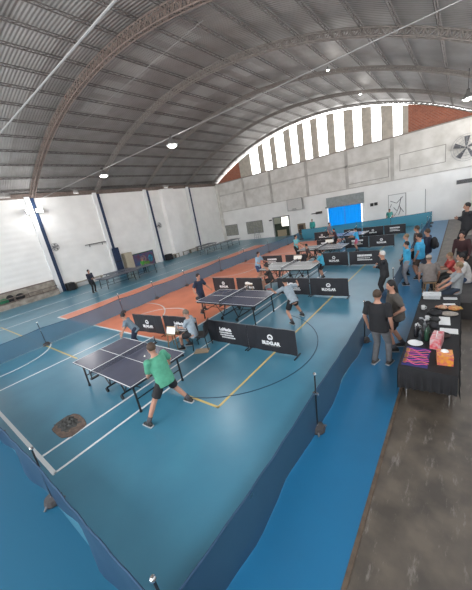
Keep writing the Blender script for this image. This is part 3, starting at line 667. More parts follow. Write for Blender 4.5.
person('person in a green hooded top beyond the cyan net, near the brown door', (-11.75, 27.8, .9), -80, 1.72, 0, 0, None, None, None, None, (.05, .33, .30), sleeve='long', pants=(.03, .10, .12), hair='fair')
person('boy in a green shirt beyond the cyan net, before the drawing board', (-4.95, 28.6, .86), -80, 1.66, 0, 0, None, None, None, None, (.06, .28, .24), pants=BLK, hair='black')
person('white-haired spectator in black with folded arms', (-1.98, 10.35, .88), 195, 1.70, 4, 0, None, None, (-2.21, 10.52, 1.16), (-2.21, 10.20, 1.16), (.02, .02, .022), sleeve='coat', pants=BLK, hair='white', near=True, bulk=1.12)
person('spectator in a black shirt and grey trousers standing on the walkway, seen from behind', (-1.30, 6.10, .90), 75, 1.72, 4, -4, (-1.40, 6.05), (-1.12, 6.12), None, None, (.012, .012, .014), pants=(.13, .13, .135), hair='brown', near=True, bulk=1.2, shoe=(.05, .04, .035))
person('long-haired spectator in a brown-grey shirt and black shorts on the walkway', (-1.08, 6.85, .90), 200, 1.76, 8, 0, (-1.1, 6.70), (-.98, 7.02), (-1.1, 6.5, 1.0), (-1.35, 7.0, 1.0), (.085, .075, .065), pants=BLK, legs='shorts', hair='black', hairlen=.14, near=True, bulk=1.28, nod=10, look=20)
person('youth in a blue shirt with fair hair in the group on the walkway', (-1.70, 13.3, .90), 200, 1.76, 0, 0, None, None, None, None, (.05, .38, .62), pants=BLK, hair='fair', group=None)
person('boy in a blue shirt and grey trousers in front of the group on the walkway', (-1.52, 11.95, .88), 190, 1.66, 0, 0, None, None, (-1.72, 12.05, .95), None, (.05, .38, .62), pants=(.25, .25, .27), hair='black')
person('broad man in a blue shirt and brown shorts in the group on the walkway', (-1.2, 12.75, .93), 170, 1.82, 0, 0, None, None, None, (-1.45, 13.0, 1.1), (.05, .36, .60), pants=(.10, .07, .055), legs='shorts', hair='black', bulk=1.3)
person('tallest dark-haired head at the back of the walkway group', (-1.48, 14.7, .95), 180, 1.86, 0, 0, None, None, None, None, (.07, .05, .05), pants=BLK, hair='brown')
bp_ = person('person in navy carrying a black backpack on the walkway', (-1.02, 13.7, .94), 165, 1.82, 0, 0, None, None, None, None, (.02, .025, .05), sleeve='long', pants=(.05, .06, .09), hair='brown', bulk=1.1)
r = empty('backpack', bp_[4] + Vector((.22, -.05, -.08)), 0, 'black backpack on the back of the person in navy', 'backpack')
MB().ell((0, 0, 0), (.13, .18, .25), 14, 10).build('bag', pm(BLK), r, True); MB().ell((.11, 0, -.08), (.06, .13, .12), 12, 8).build('pocket', pm((.03, .03, .035)), r, True)
person('seated spectator in a brown-grey shirt and beige cap, seen from behind', (-.74, 11.0, .52), 105, 1.68, 18, 0, (-.95, 11.4), (-.7, 11.45), None, None, (.20, .17, .155), pants=(.04, .045, .06), hair='grey', bulk=1.25, near=True, cap=(.42, .36, .30))
person('seated spectator in a red shirt', (-.12, 11.65, .52), 195, 1.58, 12, 0, (-.60, 11.30), (-.62, 11.6), (-.55, 11.4, .75), (-.55, 11.65, .75), (.45, .06, .055), pants=(.03, .03, .03), hair='fair')
person('reclining spectator in a pale grey shirt with legs stretched out in dark jeans', (-.02, 9.75, .56), 180, 1.74, -4, 0, (-.86, 9.65), (-.88, 9.90), (-.38, 9.5, .66), (-.40, 9.95, .66), (.33, .35, .36), pants=(.03, .045, .07), hair='fair', near=True)
person('seated spectator in a white shirt and blue jeans on the stand', (.22, 10.75, .62), 200, 1.74, 16, 0, (-.22, 10.6), (-.22, 10.85), (-.15, 10.55, .85), None, (.62, .60, .58), pants=(.05, .09, .17), hair='black', near=True, bulk=1.15)
# raised stand at the right end, two steps
st = struct(MB().box((.02, 8.95, 0), (XR, 16.5, .48)).box((.12, 12.35, .48), (XR, 16.5, .95)).build('stand_step', pm((.075, .07, .068), .8, .3, 3)))
def raised(z, *a, **k):
    r = person(*a, **k); r[0].location.z = z; return r
raised(.48, 'seated spectator in dark maroon on the upper step of the stand', (.10, 12.42, .58), -105, 1.66, 18, 0, (-.0, 11.95), (.2, 11.95), None, None, (.05, .02, .022), sleeve='long', pants=BLK, hair='black')
raised(.95, 'person in black standing with folded arms on the stand', (.17, 13.05, .90), 200, 1.76, 0, 0, None, None, (-.09, 13.2, 1.22), (-.09, 12.9, 1.22), (.022, .022, .026), sleeve='long', pants=BLK, hair='black', bulk=1.2)
person('person in dark clothes walking beside the long wall', (-20.5, 8.95, .88), 10, 1.72, 5, 0, (-20.6, 9.1), (-20.35, 8.8), (-20.1, 9.05, 1.05), (-20.1, 8.85, 1.05), (.02, .025, .045), sleeve='long', pants=BLK, hair='black')
person('child in a green shirt behind the row of blue tables', (-21.9, 14.35, .66), -20, 1.25, 0, 0, None, None, None, None, (.07, .30, .05), pants=NAVY, hair='brown')

# ================================================================ UMPIRE FURNITURE
def chair(x, y, face, label, col=(.015, .015, .017), cat='chair'):
    r = empty('chair', (x, y, 0), math.radians(face - 90), label, cat)
    m = pm(col, .5)
    MB().box((-.22, -.22, .42), (.22, .22, .455)).build('seat', m, r)
    mb = MB(); vs = []
    for i in range(9):
        a = -.22 + .055 * i; q = -.215 - .03 * (1 - (i / 4 - 1) ** 2)
        vs += [(a, q, .55), (a, q - .05, .88), (a, q - .02, .55), (a, q - .07, .88)]
    fs = []
    for i in range(8): k = 4 * i; fs += [(k, k + 4, k + 5, k + 1), (k + 2, k + 3, k + 7, k + 6), (k + 1, k + 5, k + 7, k + 3), (k, k + 2, k + 6, k + 4)]
    mb.add(vs, fs + [(0, 1, 3, 2), (32, 34, 35, 33)]).build('backrest', m, r)
    for sx in (-.2, .2):
        MB().tube([(sx, .2, .43), (sx * 1.08, .23, 0)], .014, n=6).build('leg', M['black'], r); MB().tube([(sx, -.24, .80), (sx, -.21, .43), (sx * 1.08, -.25, 0)], .014, n=6).build('leg', M['black'], r)
    return r
chair(-6.08, 5.26, 205, 'black chair under the umpire in grey')
chair(-6.62, 10.85, 215, 'black chair under the dark umpire of the second table')
chair(-6.85, 15.66, 215, 'black chair under the umpire of the third table')
def stool(x, y, h, label, rz=.3):
    r = empty('stool', (x, y, 0), rz, label, 'stool'); MB().box((-.17, -.15, h - .03), (.17, .15, h)).build('seat', M['wood'], r)
    for sx in (-1, 1):
        for sy in (-1, 1): MB().tube([(sx * .13, sy * .11, h - .03), (sx * .17, sy * .15, 0)], .018, n=5).build('leg', M['wood'], r)
        MB().tube([(sx * .15, -.13, h * .4), (sx * .15, .13, h * .4)], .012, n=5).build('rung', M['wood'], r)
def board(x, y, z, rz, label, w_=.36, h=.2):
    r = empty('scoreboard', (x, y, z), rz, label, 'scoreboard', 'white flip scoreboards on the stools')
    a = MB(); a.add([(-w_ / 2, -.09, 0), (w_ / 2, -.09, 0), (w_ / 2, 0, h), (-w_ / 2, 0, h), (-w_ / 2, -.08, 0), (w_ / 2, -.08, 0), (w_ / 2, .008, h), (-w_ / 2, .008, h)], [(0, 1, 2, 3), (7, 6, 5, 4), (0, 4, 5, 1), (1, 5, 6, 2), (2, 6, 7, 3), (3, 7, 4, 0)])
    a.add([(-w_ / 2, .09, 0), (w_ / 2, .09, 0), (w_ / 2, 0, h), (-w_ / 2, 0, h), (-w_ / 2, .08, 0), (w_ / 2, .08, 0), (w_ / 2, -.008, h), (-w_ / 2, -.008, h)], [(3, 2, 1, 0), (4, 5, 6, 7), (1, 5, 4, 0), (2, 6, 5, 1), (3, 7, 6, 2), (0, 4, 7, 3)])
    a.build('flip_cards', mat('paper_white', (.82, .80, .74), .6), r); MB().box((-w_ / 2, -.012, h - .01), (w_ / 2, .012, h + .012)).build('spine', pm((.45, .30, .15)), r)
stool(-.74, 10.95, .44, 'dark low stool under the spectator in the beige cap'); stool(-.10, 11.68, .44, 'low stool under the spectator in red')
stool(-6.98, 4.95, .52, 'wooden stool carrying the scoreboard beside the umpire in grey'); board(-6.98, 4.95, .52, .1, 'white flip scoreboard beside the umpire in grey')
stool(-7.68, 10.3, .45, 'wooden stool behind the second table'); board(-7.68, 10.3, .45, 0, 'white flip scoreboard behind the far edge of the second table', .42)
stool(-7.45, 15.1, .5, 'wooden stool behind the pale third table'); board(-7.45, 15.1, .5, 0, 'white flip scoreboard behind the pale third table', .5)
stool(-7.15, 19.6, .6, 'wooden stool in the fourth bay'); board(-7.15, 19.6, .6, 0, 'white flip scoreboard in the fourth bay, below the blue sheet', .55)
r = MB().box((-.22, -.14, 0), (.22, .14, .02)).build('cardboard_sheet', pm((.40, .30, .20)), None); r.location = (-5.92, 5.05, 0.008); r.rotation_euler.z = .5; tag(r, 'tan cardboard sheet lying on the floor at the umpire feet', 'cardboard')
# floor mat
vs = []; random.seed(4); n = 22
mb = MB(); top = []
for i in range(n):
    a = 2 * PI * i / n; q = 1 + random.uniform(-.07, .07); ex = abs(math.cos(a)) ** .6 * (1 if math.cos(a) > 0 else -1); ey = abs(math.sin(a)) ** .6 * (1 if math.sin(a) > 0 else -1); top.append((ex * .43 * q, ey * .27 * q))
vs = [(x, y, 0) for x, y in top] + [(x * .98, y * .98, .012) for x, y in top] + [(0, 0, .014)]
fs = [(i, (i + 1) % n, n + (i + 1) % n, n + i) for i in range(n)] + [(n + i, n + (i + 1) % n, 2 * n) for i in range(n)]
mp = empty('floor_cloth', (-6.5, 1.44, .008), 0.0, 'worn brown floor cloth with a crumpled grey rag, between two white lines', 'cloth')
mb.add(vs, fs).build('cloth', pm((.17, .12, .095), .95, .35, 12, bump=.5, bscale=30), mp)
mb = MB(); n = 18
for i in range(n + 1):
    for j in range(n + 1):
        a = i / n * 2 - 1; b_ = j / n * 2 - 1; e = max(0, 1 - (a * a + b_ * b_) ** 2)
        mb.v.append((-.1 + a * .27 + .03 * math.sin(b_ * 7), b_ * .17 + .02 * math.sin(a * 9), .013 + e * (.03 + .025 * math.sin(a * 9 + b_ * 5) * math.sin(b_ * 8 - a * 3) + .01 * math.sin(a * 25 + b_ * 14))))
for i in range(n):
    for j in range(n): q = i * (n + 1) + j; mb.f.append((q, q + n + 1, q + n + 2, q + 1)); mb.m.append(0)
mb.build('crumpled_rag', pm((.085, .085, .08), .95, .4, 20), mp, True)

# ================================================================ PRIZE TABLE
m_cl = pm((.012, .012, .014), .8, .3, 6)
pt = empty('prize_table', (-.36, 7.3, 0), 0, 'long folding table under a black cloth at the walkway edge', 'table')
x0, x1, y0, y1 = -.40, .43, -2.42, 1.45
MB().box((x0 + .01, y0 + .01, .70), (x1 - .01, y1 - .01, .735)).build('tabletop', M['grey'], pt)
mb = MB()
mb.box((x0, y0, .737), (x1, y1, .748))
def drape(mb, pa, pb, drop, nrm, zt=.745, sd=0):
    pa, pb, nrm = Vector(pa), Vector(pb), Vector(nrm); n = 40; vs = []
    for i in range(n + 1):
        t_ = i / n; p_ = pa + (pb - pa) * t_; wv = .012 + .018 * math.sin(i * 1.15 + sd) ; dz = drop[0] + (drop[1] - drop[0]) * t_
        vs += [(p_.x, p_.y, zt), (p_.x + nrm.x * .01, p_.y + nrm.y * .01, zt - .06), (p_.x + nrm.x * (.02 + wv), p_.y + nrm.y * (.02 + wv), zt - dz)]
    for i in range(n):
        for j in range(2): q = 3 * i + j; mb.f.append((len(mb.v) + q, len(mb.v) + q + 3, len(mb.v) + q + 4, len(mb.v) + q + 1)); mb.m.append(0)
    mb.v += vs
drape(mb, (x0, y0, 0), (x1, y0, 0), (.40, .34), (0, -1, 0)); drape(mb, (x0, y1, 0), (x0, y0, 0), (.55, .62), (-1, 0, 0), sd=2); drape(mb, (x1, y0, 0), (x1, y1, 0), (.5, .5), (1, 0, 0), sd=1)
mb.build('tablecloth', m_cl, pt)
for yy in (y0 + .25, 0, y1 - .3):
    for xx in (x0 + .1, x1 - .1): MB().tube([(xx, yy, .70), (xx, yy - .03, 0)], .014, n=6).build('leg', M['chrome'], pt)
    MB().tube([(x0 + .1, yy - .02, .22), (x1 - .1, yy - .02, .22)], .010, n=5).build('crossbar', M['chrome'], pt)
ZT = .749
def onp(name, label, cat, mbs, x, y, rz=0, group=None, z=ZT):
    """small thing on the table: [(part name, MB, material)]"""
    if len(mbs) == 1:
        o = mbs[0][1].build(name, mbs[0][2], None, mbs[0][3] if len(mbs[0]) > 3 else False); o.location = (x, y, z); o.rotation_euler.z = rz; return tag(o, label, cat, group)
    r = empty(name, (x, y, z), rz, label, cat, group)
    for q in mbs: q[1].build(q[0], q[2], r, q[3] if len(q) > 3 else False)
    return r
o = onp('blue_cloth', 'violet-blue cloth under the medal ribbons on the table corner', 'cloth', [('c', MB().box((-.19, -.34, 0), (.19, .34, .006)), pm((.03, .03, .16), .7))], -.53, 5.30)
random.seed(11)
for k in range(9):
    mb = MB(); yk = 5.03 + k * .062; pts = []
    for i in range(9): t_ = i / 8; pts.append((-.17 + .34 * t_ + .02 * math.sin(k), .02 * math.sin(t_ * 9 + k * 1.7), .014 + .006 * math.sin(i + k)))
    mb.tube(pts, [(.011, .004)] * 9, 6, (0, 1, 0))
    col = ((.75, .10, .30), (.80, .25, .12), (.65, .08, .40))[k % 3]
    r = empty('medal', (-.52, yk, ZT + .006), random.uniform(-.15, .15), 'medal with a pink and orange ribbon laid out on the violet-blue cloth', 'medal', 'medals on the table corner')
    mb.build('ribbon', pm(col, .6, .1), r); MB().lathe((-.16, .01, .008), [(.032, 0), (.032, .006)], 14).build('disc', mat('gold', (.75, .5, .15), .3, metal=1), r)
onp('gift_box', 'pink and orange printed bag at the table corner', 'bag', [('bag', MB().box((-.11, -.13, 0), (.11, .13, .17)), pm((.55, .09, .12), .4, .6, 18, col2=(.75, .35, .03))), ('tissue', MB().ell((0, .05, .17), (.06, .05, .04), 10, 6), M['white'], True)], -.12, 5.27, .1)
onp('paper_bag', 'red and white carrier bag behind the pink and orange bag', 'bag', [('bag', MB().box((-.08, -.2, 0), (.08, .2, .20)), pm((.60, .07, .09), .5, .5, 14, col2=(.6, .45, .45))), ('handle', MB().tube([(0, -.06, .2), (0, -.04, .27), (0, .04, .27), (0, .06, .2)], .006, n=5), M['white'])], -.26, 5.86, -.1)
onp('plate', 'white plate at the walkway edge of the table', 'plate', [('p', MB().lathe((0, 0, 0), [(.07, 0), (.09, .004), (.13, .02), (.125, .022), (.08, .008)], 22), M['white'], True)], -.60, 5.80)
prof = [(.035, 0), (.037, .02), (.037, .16), (.03, .19), (.014, .22), (.014, .255)]
def bottle(x, y, label, col, cap=(.02, .02, .02), sc=1.0):
    onp('bottle', label, 'bottle', [('glass', MB().lathe((0, 0, 0), [(r * sc, z * sc) for r, z in prof], 12), pm(col, .25), True), ('cap', MB().lathe((0, 0, .255 * sc), [(.017 * sc, 0), (.017 * sc, .025)], 10), pm(cap, .4))], x, y)
bottle(-.53, 5.93, 'dark bottle nearest the white plate', (.02, .025, .03))
bottle(-.43, 5.98, 'dark green bottle beside the red and white bag', (.02, .06, .035), sc=1.15)
bottle(-.42, 6.12, 'second dark green bottle, just behind the first', (.02, .05, .03), sc=1.1)
bottle(-.62, 6.10, 'black bottle with a white cap at the table edge', (.015, .015, .018), (.6, .6, .6))
bottle(-.61, 6.26, 'small dark bottle behind the one with the white cap', (.03, .03, .035), (.5, .5, .5), .85)
bottle(-.50, 6.42, 'grey bottle in the middle of the dark things', (.16, .17, .18), (.6, .6, .6), .9)
def mug(x, y, label, col):
    onp('mug', label, 'mug', [('cup', MB().lathe((0, 0, 0), [(.036, 0), (.042, .01), (.042, .10), (.037, .10), (.034, .02)], 14), pm(col, .35), True), ('handle', MB().tube([(.04, 0, .08), (.068, 0, .07), (.068, 0, .035), (.04, 0, .025)], .007, n=5), pm(col, .35))], x, y)
mug(-.64, 6.50, 'white mug nearest the plate', (.6, .6, .6)); mug(-.60, 6.85, 'silver mug by the black camera bag', (.4, .42, .44)); mug(-.50, 6.98, 'white mug in front of the papers', (.62, .62, .62)); mug(-.63, 7.62, 'small white mug alone on the black cloth', (.7, .7, .7))
def bag(x, y, label, r3, col, rz=0, m2=None):
    mb = MB().ell((0, 0, r3[2] * .8), r3, 14, 10, zmin=-r3[2] * .8); onp('bag', label, 'bag', [('body', mb, pm(col, .7, .3, 20), True), ('strap', MB().tube([(-r3[0] * .8, 0, r3[2] * 1.1), (-r3[0] * .4, .03, r3[2] * 2.1), (r3[0] * .4, -.02, r3[2] * 2.1), (r3[0] * .8, 0, r3[2] * 1.1)], .009, n=5), pm(BLK))], x, y, rz)
bag(-.60, 6.68, 'black camera bag at the walkway edge of the table', (.09, .11, .07), BLK)
bag(-.37, 6.60, 'black bag in the middle of the table', (.10, .13, .07), (.02, .02, .024), .4)
bag(-.36, 6.98, 'dark pouch beside the sheets of paper', (.09, .11, .05), (.03, .03, .03), 1)
bag(-.38, 7.35, 'wide black bag behind the white mugs', (.15, .15, .06), BLK)
bag(-.15, 6.25, 'dark brown pouch near the papers', (.09, .10, .04), (.06, .035, .03))
for x, y, rz, lb, sx, sy in ((-.19, 7.02, .05, 'upright white sheet of paper on the black cloth', .10, .22), (-.10, 6.52, .03, 'broad white sheet of paper nearer the end of the table', .15, .12), (-.14, 8.05, .2, 'white leaflet behind the food packets', .12, .05)):
    onp('paper_sheet', lb, 'paper', [('p', MB().box((-sx, -sy, 0), (sx, sy, .004)), M['white'])], x, y, rz)
onp('food_packet', 'yellow packet of snacks', 'packet', [('pack', MB().ell((0, 0, .04), (.12, .13, .05), 14, 8), pm((.60, .38, .10), .4, .5, 25, col2=(.5, .12, .06)), True), ('seal', MB().box((.1, -.08, .035), (.15, .08, .042)), pm((.6, .4, .1)))], -.04, 7.72, .3)
onp('food_packet', 'orange and red packet beside the yellow one', 'packet', [('pack', MB().ell((0, 0, .035), (.10, .10, .045), 14, 8), pm((.50, .16, .08), .4, .4, 25, col2=(.55, .45, .3)), True), ('seal', MB().box((-.14, -.06, .03), (-.08, .06, .037)), pm((.5, .2, .1)))], -.26, 7.75, -.2)
onp('plastic_bag', 'crumpled beige plastic bag behind the sheets of paper', 'bag', [('b', MB().ell((0, 0, .035), (.17, .10, .045), 16, 8), pm((.38, .33, .28), .5, .4, 22), True)], -.12, 7.36, .1)
onp('tray', 'white plastic tub near the far end of the black table', 'tub', [('tub', MB().box((-.18, -.14, 0), (.18, .14, .09)), pm((.55, .57, .58), .4)), ('rim', MB().box((-.20, -.16, .09), (.20, .16, .105)), pm((.62, .64, .65), .4)), ('lid_knob', MB().box((-.05, -.03, .105), (.05, .03, .13)), pm((.62, .64, .65), .4))], -.52, 8.50, .05)
onp('notebook', 'pale notebook at the far end of the black table', 'notebook', [('cover', MB().box((-.14, -.06, 0), (.14, .06, .02)), pm((.5, .5, .52))), ('pages', MB().box((-.13, -.065, .004), (.13, .05, .016)), M['white'])], -.13, 8.45, .1)

# ================================================================ LONG WALL SIDE
def plain_table(x, y, L, Wd, label, col, rz=0, grp=None, cat='table', name='folding_table', h=.76):
    r = empty(name, (x, y, 0), rz, label, cat, grp)
    MB().box((-L / 2, -Wd / 2, h - .03), (L / 2, Wd / 2, h)).build('tabletop', pm(col, .4), r)
    for sx in (-1, 1):
        for sy in (-1, 1): MB().tube([(sx * L * .42, sy * Wd * .4, h - .03), (sx * L * .42, sy * Wd * .42, 0)], .025, n=5).build('leg', M['black'], r)
        MB().tube([(sx * L * .42, -Wd * .4, h * .35), (sx * L * .42, Wd * .4, h * .35)], .014, n=5).build('crossbar', M['black'], r)
    return r
TBL = 'dark blue tables along the long wall'
plain_table(-20.55, 10.95, 1.37, 2.74, 'dark blue table in the row along the wall, next to the walking person', (.05, .065, .10), -.04, TBL)
plain_table(-20.75, 13.45, 1.37, 2.0, 'dark blue table at the far end of the row, before the green child', (.05, .065, .10), -.04, TBL)
plain_table(-22.1, 12.1, 1.2, 2.2, 'dark blue table behind the row, close to the beige cupboard', (.05, .065, .10), -.04, TBL)
plain_table(-20.9, 22.2, 1.3, 2.6, 'dark table in the far corner group, nearer to the camera', (.05, .075, .09), -.05, 'dark tables in the far corner')
plain_table(-20.6, 25.2, 1.3, 2.4, 'dark table in the far corner group, closer to the windows', (.05, .075, .09), -.05, 'dark tables in the far corner')
plain_table(-22.8, 23.6, 1.3, 2.4, 'dark table in the far corner group, against the white wall', (.04, .05, .06), 0, 'dark tables in the far corner')
def bench(y0, y1, label, x=XL + .45):
    r = empty('bench', (x, (y0 + y1) / 2, 0), 0, label, 'bench', 'pale benches along the long wall'); L = y1 - y0
    MB().box((-.18, -L / 2, .40), (.18, L / 2, .46)).build('seat', pm((.42, .38, .32)), r)
    for q in (-.45, 0, .45): MB().box((-.15, q * L - .03, 0), (.15, q * L + .03, .40)).build('leg', pm((.3, .27, .22)), r)
bench(9.5, 12.0, 'pale bench behind the walking person'); bench(20.1, 21.1, 'short bench beyond the television-sized dark box'); bench(21.6, 24.3, 'pale bench left of the blue wall strip near the corner')
# low bleacher with rails
bl = empty('low_bleacher', (XL + .1, 3.0, 0), 0, 'grubby low bleacher with rails under the white wall', 'bleacher')
m_bl = wall_mat('grubby_plaster', (.38, .34, .29), (.22, .19, .16), 3)
MB().box((-.08, -6.0, 0), (.16, 5.2, 1.08)).build('back_panel', m_bl, bl)
MB().box((.16, -6.0, 0), (.65, 5.2, .38)).build('step', m_bl, bl)
for z in (.62, .98): MB().tube([(.62, -6, z * .72), (.62, 5.2, z * .72)], .03, n=5).build('rail', M['rust'], bl)
MB().box((-.1, -6, 1.08), (.2, 5.2, 1.14)).build('top_board', M['rust'], bl)
for i in range(13): MB().tube([(.62, -5.8 + i * .9, 0), (.62, -5.8 + i * .9, .74)], .025, n=5).build('post', M['rust'], bl)
def bundle(x, y, z, r3, label, col):
    o = MB().ell((0, 0, r3[2] * .8), r3, 12, 8, zmin=-r3[2] * .8).build('bag', pm(col), None, True); o.location = (x, y, z); tag(o, label, 'bag')
bundle(XL + .42, 4.75, .385, (.22, .32, .22), 'green bag on the low bleacher', (.02, .17, .08)); bundle(XL + .40, 5.15, .385, (.2, .25, .3), 'black bag on the bleacher beside the green one', BLK); bundle(XL + .40, 5.75, .385, (.2, .3, .26), 'black bag farther along the bleacher', BLK)
def boxy(name, a, b_, m, label, cat, extra=None):
    cx, cy = (a[0] + b_[0]) / 2, (a[1] + b_[1]) / 2; hx, hy = (b_[0] - a[0]) / 2, (b_[1] - a[1]) / 2
    r = empty(name, (cx, cy, a[2]), 0, label, cat); H_ = b_[2] - a[2]
    MB().box((-hx, -hy, 0), (hx, hy, H_)).build('body', m, r)
    for q in (extra or []): q[1].build(q[0], q[2], r)
    return r
boxy('equipment_case', (XL + .25, 8.9, 0), (XL + .9, 9.4, .55), pm(BLK), 'black case at the foot of the nearest blue column strip', 'case', [('lid', MB().box((-.34, -.26, .55), (.34, .26, .6)), pm((.03, .03, .03)))])
boxy('cupboard', (XL + .02, 14.55, 0), (XL + .55, 15.35, 1.8), pm((.50, .43, .32), .6, .2, 3), 'beige cupboard between the blue pad and the painted board', 'cupboard', [('door', MB().box((.267, -.38, .05), (.285, -.01, 1.75)), pm((.52, .45, .34))), ('door', MB().box((.267, .01, .05), (.285, .38, 1.75)), pm((.52, .45, .34)))])
boxy('crash_pad', (XL + .31, 13.6, .02), (XL + .56, 14.15, 2.5), pm((.006, .022, .07), .6), 'tall blue pad strapped to the column beside the cupboard', 'pad', [('strap', MB().box((-.13, -.28, 1.2), (.13, .28, 1.26)), pm(BLK))])
r = empty('painted_board', (XL + .25, 16.7, 0), 0, 'painted board with green edge and colourful picture leaning on the wall', 'painting')
MB().box((-.05, -1.3, .02), (0.0, 1.3, 1.5)).build('frame', pm((.02, .10, .04)), r)
MB().box((.002, -1.22, .1), (.02, 1.22, 1.42)).build('picture', pm((.04, .10, .22), .6, .9, 1.6, col2=(.16, .04, .07)), r)
MB().ell((.03, -.1, .85), (.02, .38, .36), 14, 10).build('pale_patch', pm((.35, .22, .20), .6, .7, 5, col2=(.10, .05, .12)), r, True)
MB().ell((.03, .8, .75), (.02, .30, .42), 14, 10).build('blue_patch', pm((.03, .22, .35), .6, .6, 4), r, True)
MB().ell((.03, .15, .35), (.02, .45, .20), 14, 10).build('green_patch', pm((.12, .28, .05), .6, .5, 6), r, True)
boxy('speaker_box', (XL + .2, 19.35, 0), (XL + .75, 19.95, .62), pm(BLK), 'black box at the foot of the blue strip beyond the painted board', 'box', [('grille', MB().box((.276, -.24, .06), (.285, .24, .56)), M['vinyl'])])
r = empty('wall_shelf', (XL, 12.5, 3.2), 0, 'thin dark shelf high on the white wall beside the second column', 'shelf'); MB().box((.0, -.95, 0), (.3, .9, .05)).build('board', pm((.12, .12, .12)), r); MB().box((0, -.6, -.2), (.04, -.56, 0)).build('bracket', M['black'], r); MB().box((0, .56, -.2), (.04, .6, 0)).build('bracket', M['black'], r)
def wfan(x, y, z, rz, R_, label):
    r = empty('wall_fan', (x, y, z), rz, label, 'fan')   # faces local +X
    MB().tube([(0, 0, -.1), (.25, 0, 0)], .03, n=6).build('arm', M['black'], r); MB().ell((.3, 0, 0), (.12, .08, .08), 10, 8).build('motor', M['black'], r, True)
    mb = MB()
    for xx, rr in ((.38, R_), (.5, R_ * .85), (.38, R_ * .6), (.5, R_ * .4)):
        mb.tube([(xx, rr * math.cos(2 * PI * i / 24), rr * math.sin(2 * PI * i / 24)) for i in range(25)], .012, n=4)
    for i in range(16): a = 2 * PI * i / 16; mb.tube([(.54, .04 * math.cos(a), .04 * math.sin(a)), (.5, R_ * .85 * math.cos(a), R_ * .85 * math.sin(a)), (.38, R_ * math.cos(a), R_ * math.sin(a))], .007, n=4)
    mb.build('cage', M['steel'], r)
    for i in range(5):
        a = 2 * PI * i / 5 + .4; c_, s_2 = math.cos(a), math.sin(a); mb = MB()
        vs = [(.43 + dx, R_ * (q * c_ - k * s_2), R_ * (q * s_2 + k * c_)) for dx in (0, .008) for q, k in ((.12, -.05), (.8, -.28), (.85, .1), (.12, .06))]
        mb.add(vs, [(3, 2, 1, 0), (4, 5, 6, 7), (0, 1, 5, 4), (1, 2, 6, 5), (2, 3, 7, 6), (3, 0, 4, 7)]).build('blade', pm((.10, .10, .11)), r)
wfan(XL + .2, 8.95, 3.55, .2, .30, 'wall fan on the nearest column in view, above the low bleacher')
wfan(XL + .2, 19.25, 3.75, .2, .30, 'wall fan on the blue strip beyond the painted board')
wfan(.12, YB, 5.35, -PI / 2 , .95, 'large dark fan high on the end wall under the brick gable')

# ================================================================ END WALL FITTINGS
r = empty('drawing_board', (-4.55, YB - .03, .7), 0, 'framed white board with a black line drawing', 'board')
MB().box((-.75, -.02, 0), (.62, .02, 2.0)).build('board', M['white'], r)
mb = MB()
for p_ in ([(-.3, .15), (-.05, .55), (.15, 1.15), (.25, 1.7)], [(.05, .2), (.2, .6), (.15, 1.0)], [(.15, .9), (.45, .4)], [(-.6, 1.5), (-.1, 1.25), (.4, 1.75)], [(-.1, .6), (-.35, .9)], [(-.65, .9), (-.5, 1.2)]):
    mb.tube([(a, -.03, c) for a, c in p_], .022, n=4)
mb.build('drawing', pm((.06, .06, .06)), r); mb = MB()
for a in ((-.77, -.03, 0, -.73, .025, 2.02), (.60, -.03, 0, .64, .025, 2.02), (-.77, -.03, 2.0, .64, .025, 2.04)): mb.box(a[:3], a[3:])
mb.build('frame', M['grey'], r)
r = empty('white_panel', (-3.15, YB - .03, .75), 0, 'blank white panel beside the line drawing', 'panel'); MB().box((-.73, -.06, 0), (.66, .02, 2.0)).build('panel', mat('clean_white', (.86, .86, .84), .6), r); MB().box((.66, -.07, 0), (.70, .02, 2.03)).build('edge', M['grey'], r)
r = empty('dark_vent', (.15, YB - .02, 2.9), 0, 'long dark vent low on the end wall under the large fan', 'vent')
MB().box((-.55, -.03, -.16), (.8, .02, .16)).build('frame', M['grey'], r)
for i in range(4): MB().box((-.5, -.045, -.12 + .065 * i), (.75, -.03, -.085 + .065 * i)).build('slat', M['black'], r)
def hoop(x, z, label, yw=YB):
    r = empty('basketball_hoop', (x, yw, z), 0, label, 'hoop')
    mb = MB()
    for a in ((-.9, -.62, 0, -.86, -.58, 1.2), (.86, -.62, 0, .9, -.58, 1.2), (-.9, -.62, 0, .9, -.58, .04), (-.9, -.62, 1.16, .9, -.58, 1.2)): mb.box(a[:3], a[3:])
    mb.build('backboard_frame', M['grey'], r); MB().box((-.86, -.605, .04), (.86, -.595, 1.16)).build('backboard', pm((.62, .61, .59)), r)
    MB().tube([(.23 * math.cos(2 * PI * i / 20), -.86 + .23 * math.sin(2 * PI * i / 20), .16) for i in range(21)], .02, n=5).build('rim', M['black'], r)
    for sx in (-.5, .5): MB().tube([(sx, 0, .6), (sx, -.58, .6)], .03, n=5).build('bracket', M['grey'], r)
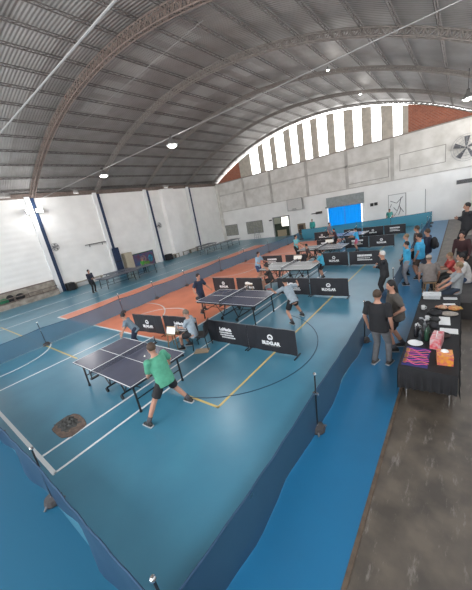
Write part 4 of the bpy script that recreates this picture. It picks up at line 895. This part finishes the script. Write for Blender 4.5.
hoop(-14.35, 2.75, 'basketball backboard with hoop on the end wall right of the doorway')
r = empty('folded_hoop', (-12.1, YB, 2.1), 0, 'dark folded hoop bracket on the wall beside the blue sheet', 'hoop')
MB().tube([(.45 * math.cos(2 * PI * i / 16), -.55 + .25 * math.sin(2 * PI * i / 16), 0) for i in range(17)], .03, n=5).build('rim', M['black'], r); MB().box((-.1, -.3, -.12), (.5, 0, .12)).build('bracket', pm((.2, .18, .16)), r)
def wbox(x, z, w_, h, label, cat, name):
    r = empty(name, (x, YB, z), 0, label, cat); MB().box((-w_ / 2, -.15, -h / 2), (w_ / 2, 0, h / 2)).build('body', pm((.06, .055, .05)), r); MB().box((-w_ / 2 + .03, -.16, -h / 2 + .03), (w_ / 2 - .03, -.15, h / 2 - .03)).build('grille', M['vinyl'], r)
wbox(-14.86, 3.62, .34, .4, 'small dark loudspeaker above the backboard of the hoop', 'loudspeaker', 'loudspeaker')
wbox(-6.72, 2.12, .26, .28, 'dark socket box beside the blue sheet, the farther of two from the drawing board', 'box', 'socket_box')
wbox(-6.36, 2.15, .26, .28, 'dark socket box on the white wall, closer of the pair to the drawing board', 'box', 'socket_box')
wbox(-17.95, 2.0, .3, .12, 'small dark fitting on the wall left of the doorway', 'box', 'wall_fitting')
r = empty('step_ladder', (-19.9, YB - .55, 0), 0, 'grey step ladder under the second window', 'ladder')
for sx in (-.3, .3): MB().tube([(sx, -.1, 0), (sx * .7, .1, 1.55)], .025, n=5).build('rail', M['steel'], r); MB().tube([(sx, .45, 0), (sx * .7, .1, 1.55)], .02, n=5).build('rear_leg', M['steel'], r)
for i in range(5): MB().box((-.26 + .015 * i, -.12 + .04 * i, .25 + .28 * i), (.26 - .015 * i, .02 + .04 * i, .28 + .28 * i)).build('tread', M['steel'], r)
o = MB().ell((0, 0, 0), (.02, .02, .02), 10, 8).build('table_tennis_ball', mat('ball_white', (.85, .85, .8), .4), None, True); o.location = (-6.02, 3.3, .782); tag(o, 'small white ball on the nearest table', 'ball')
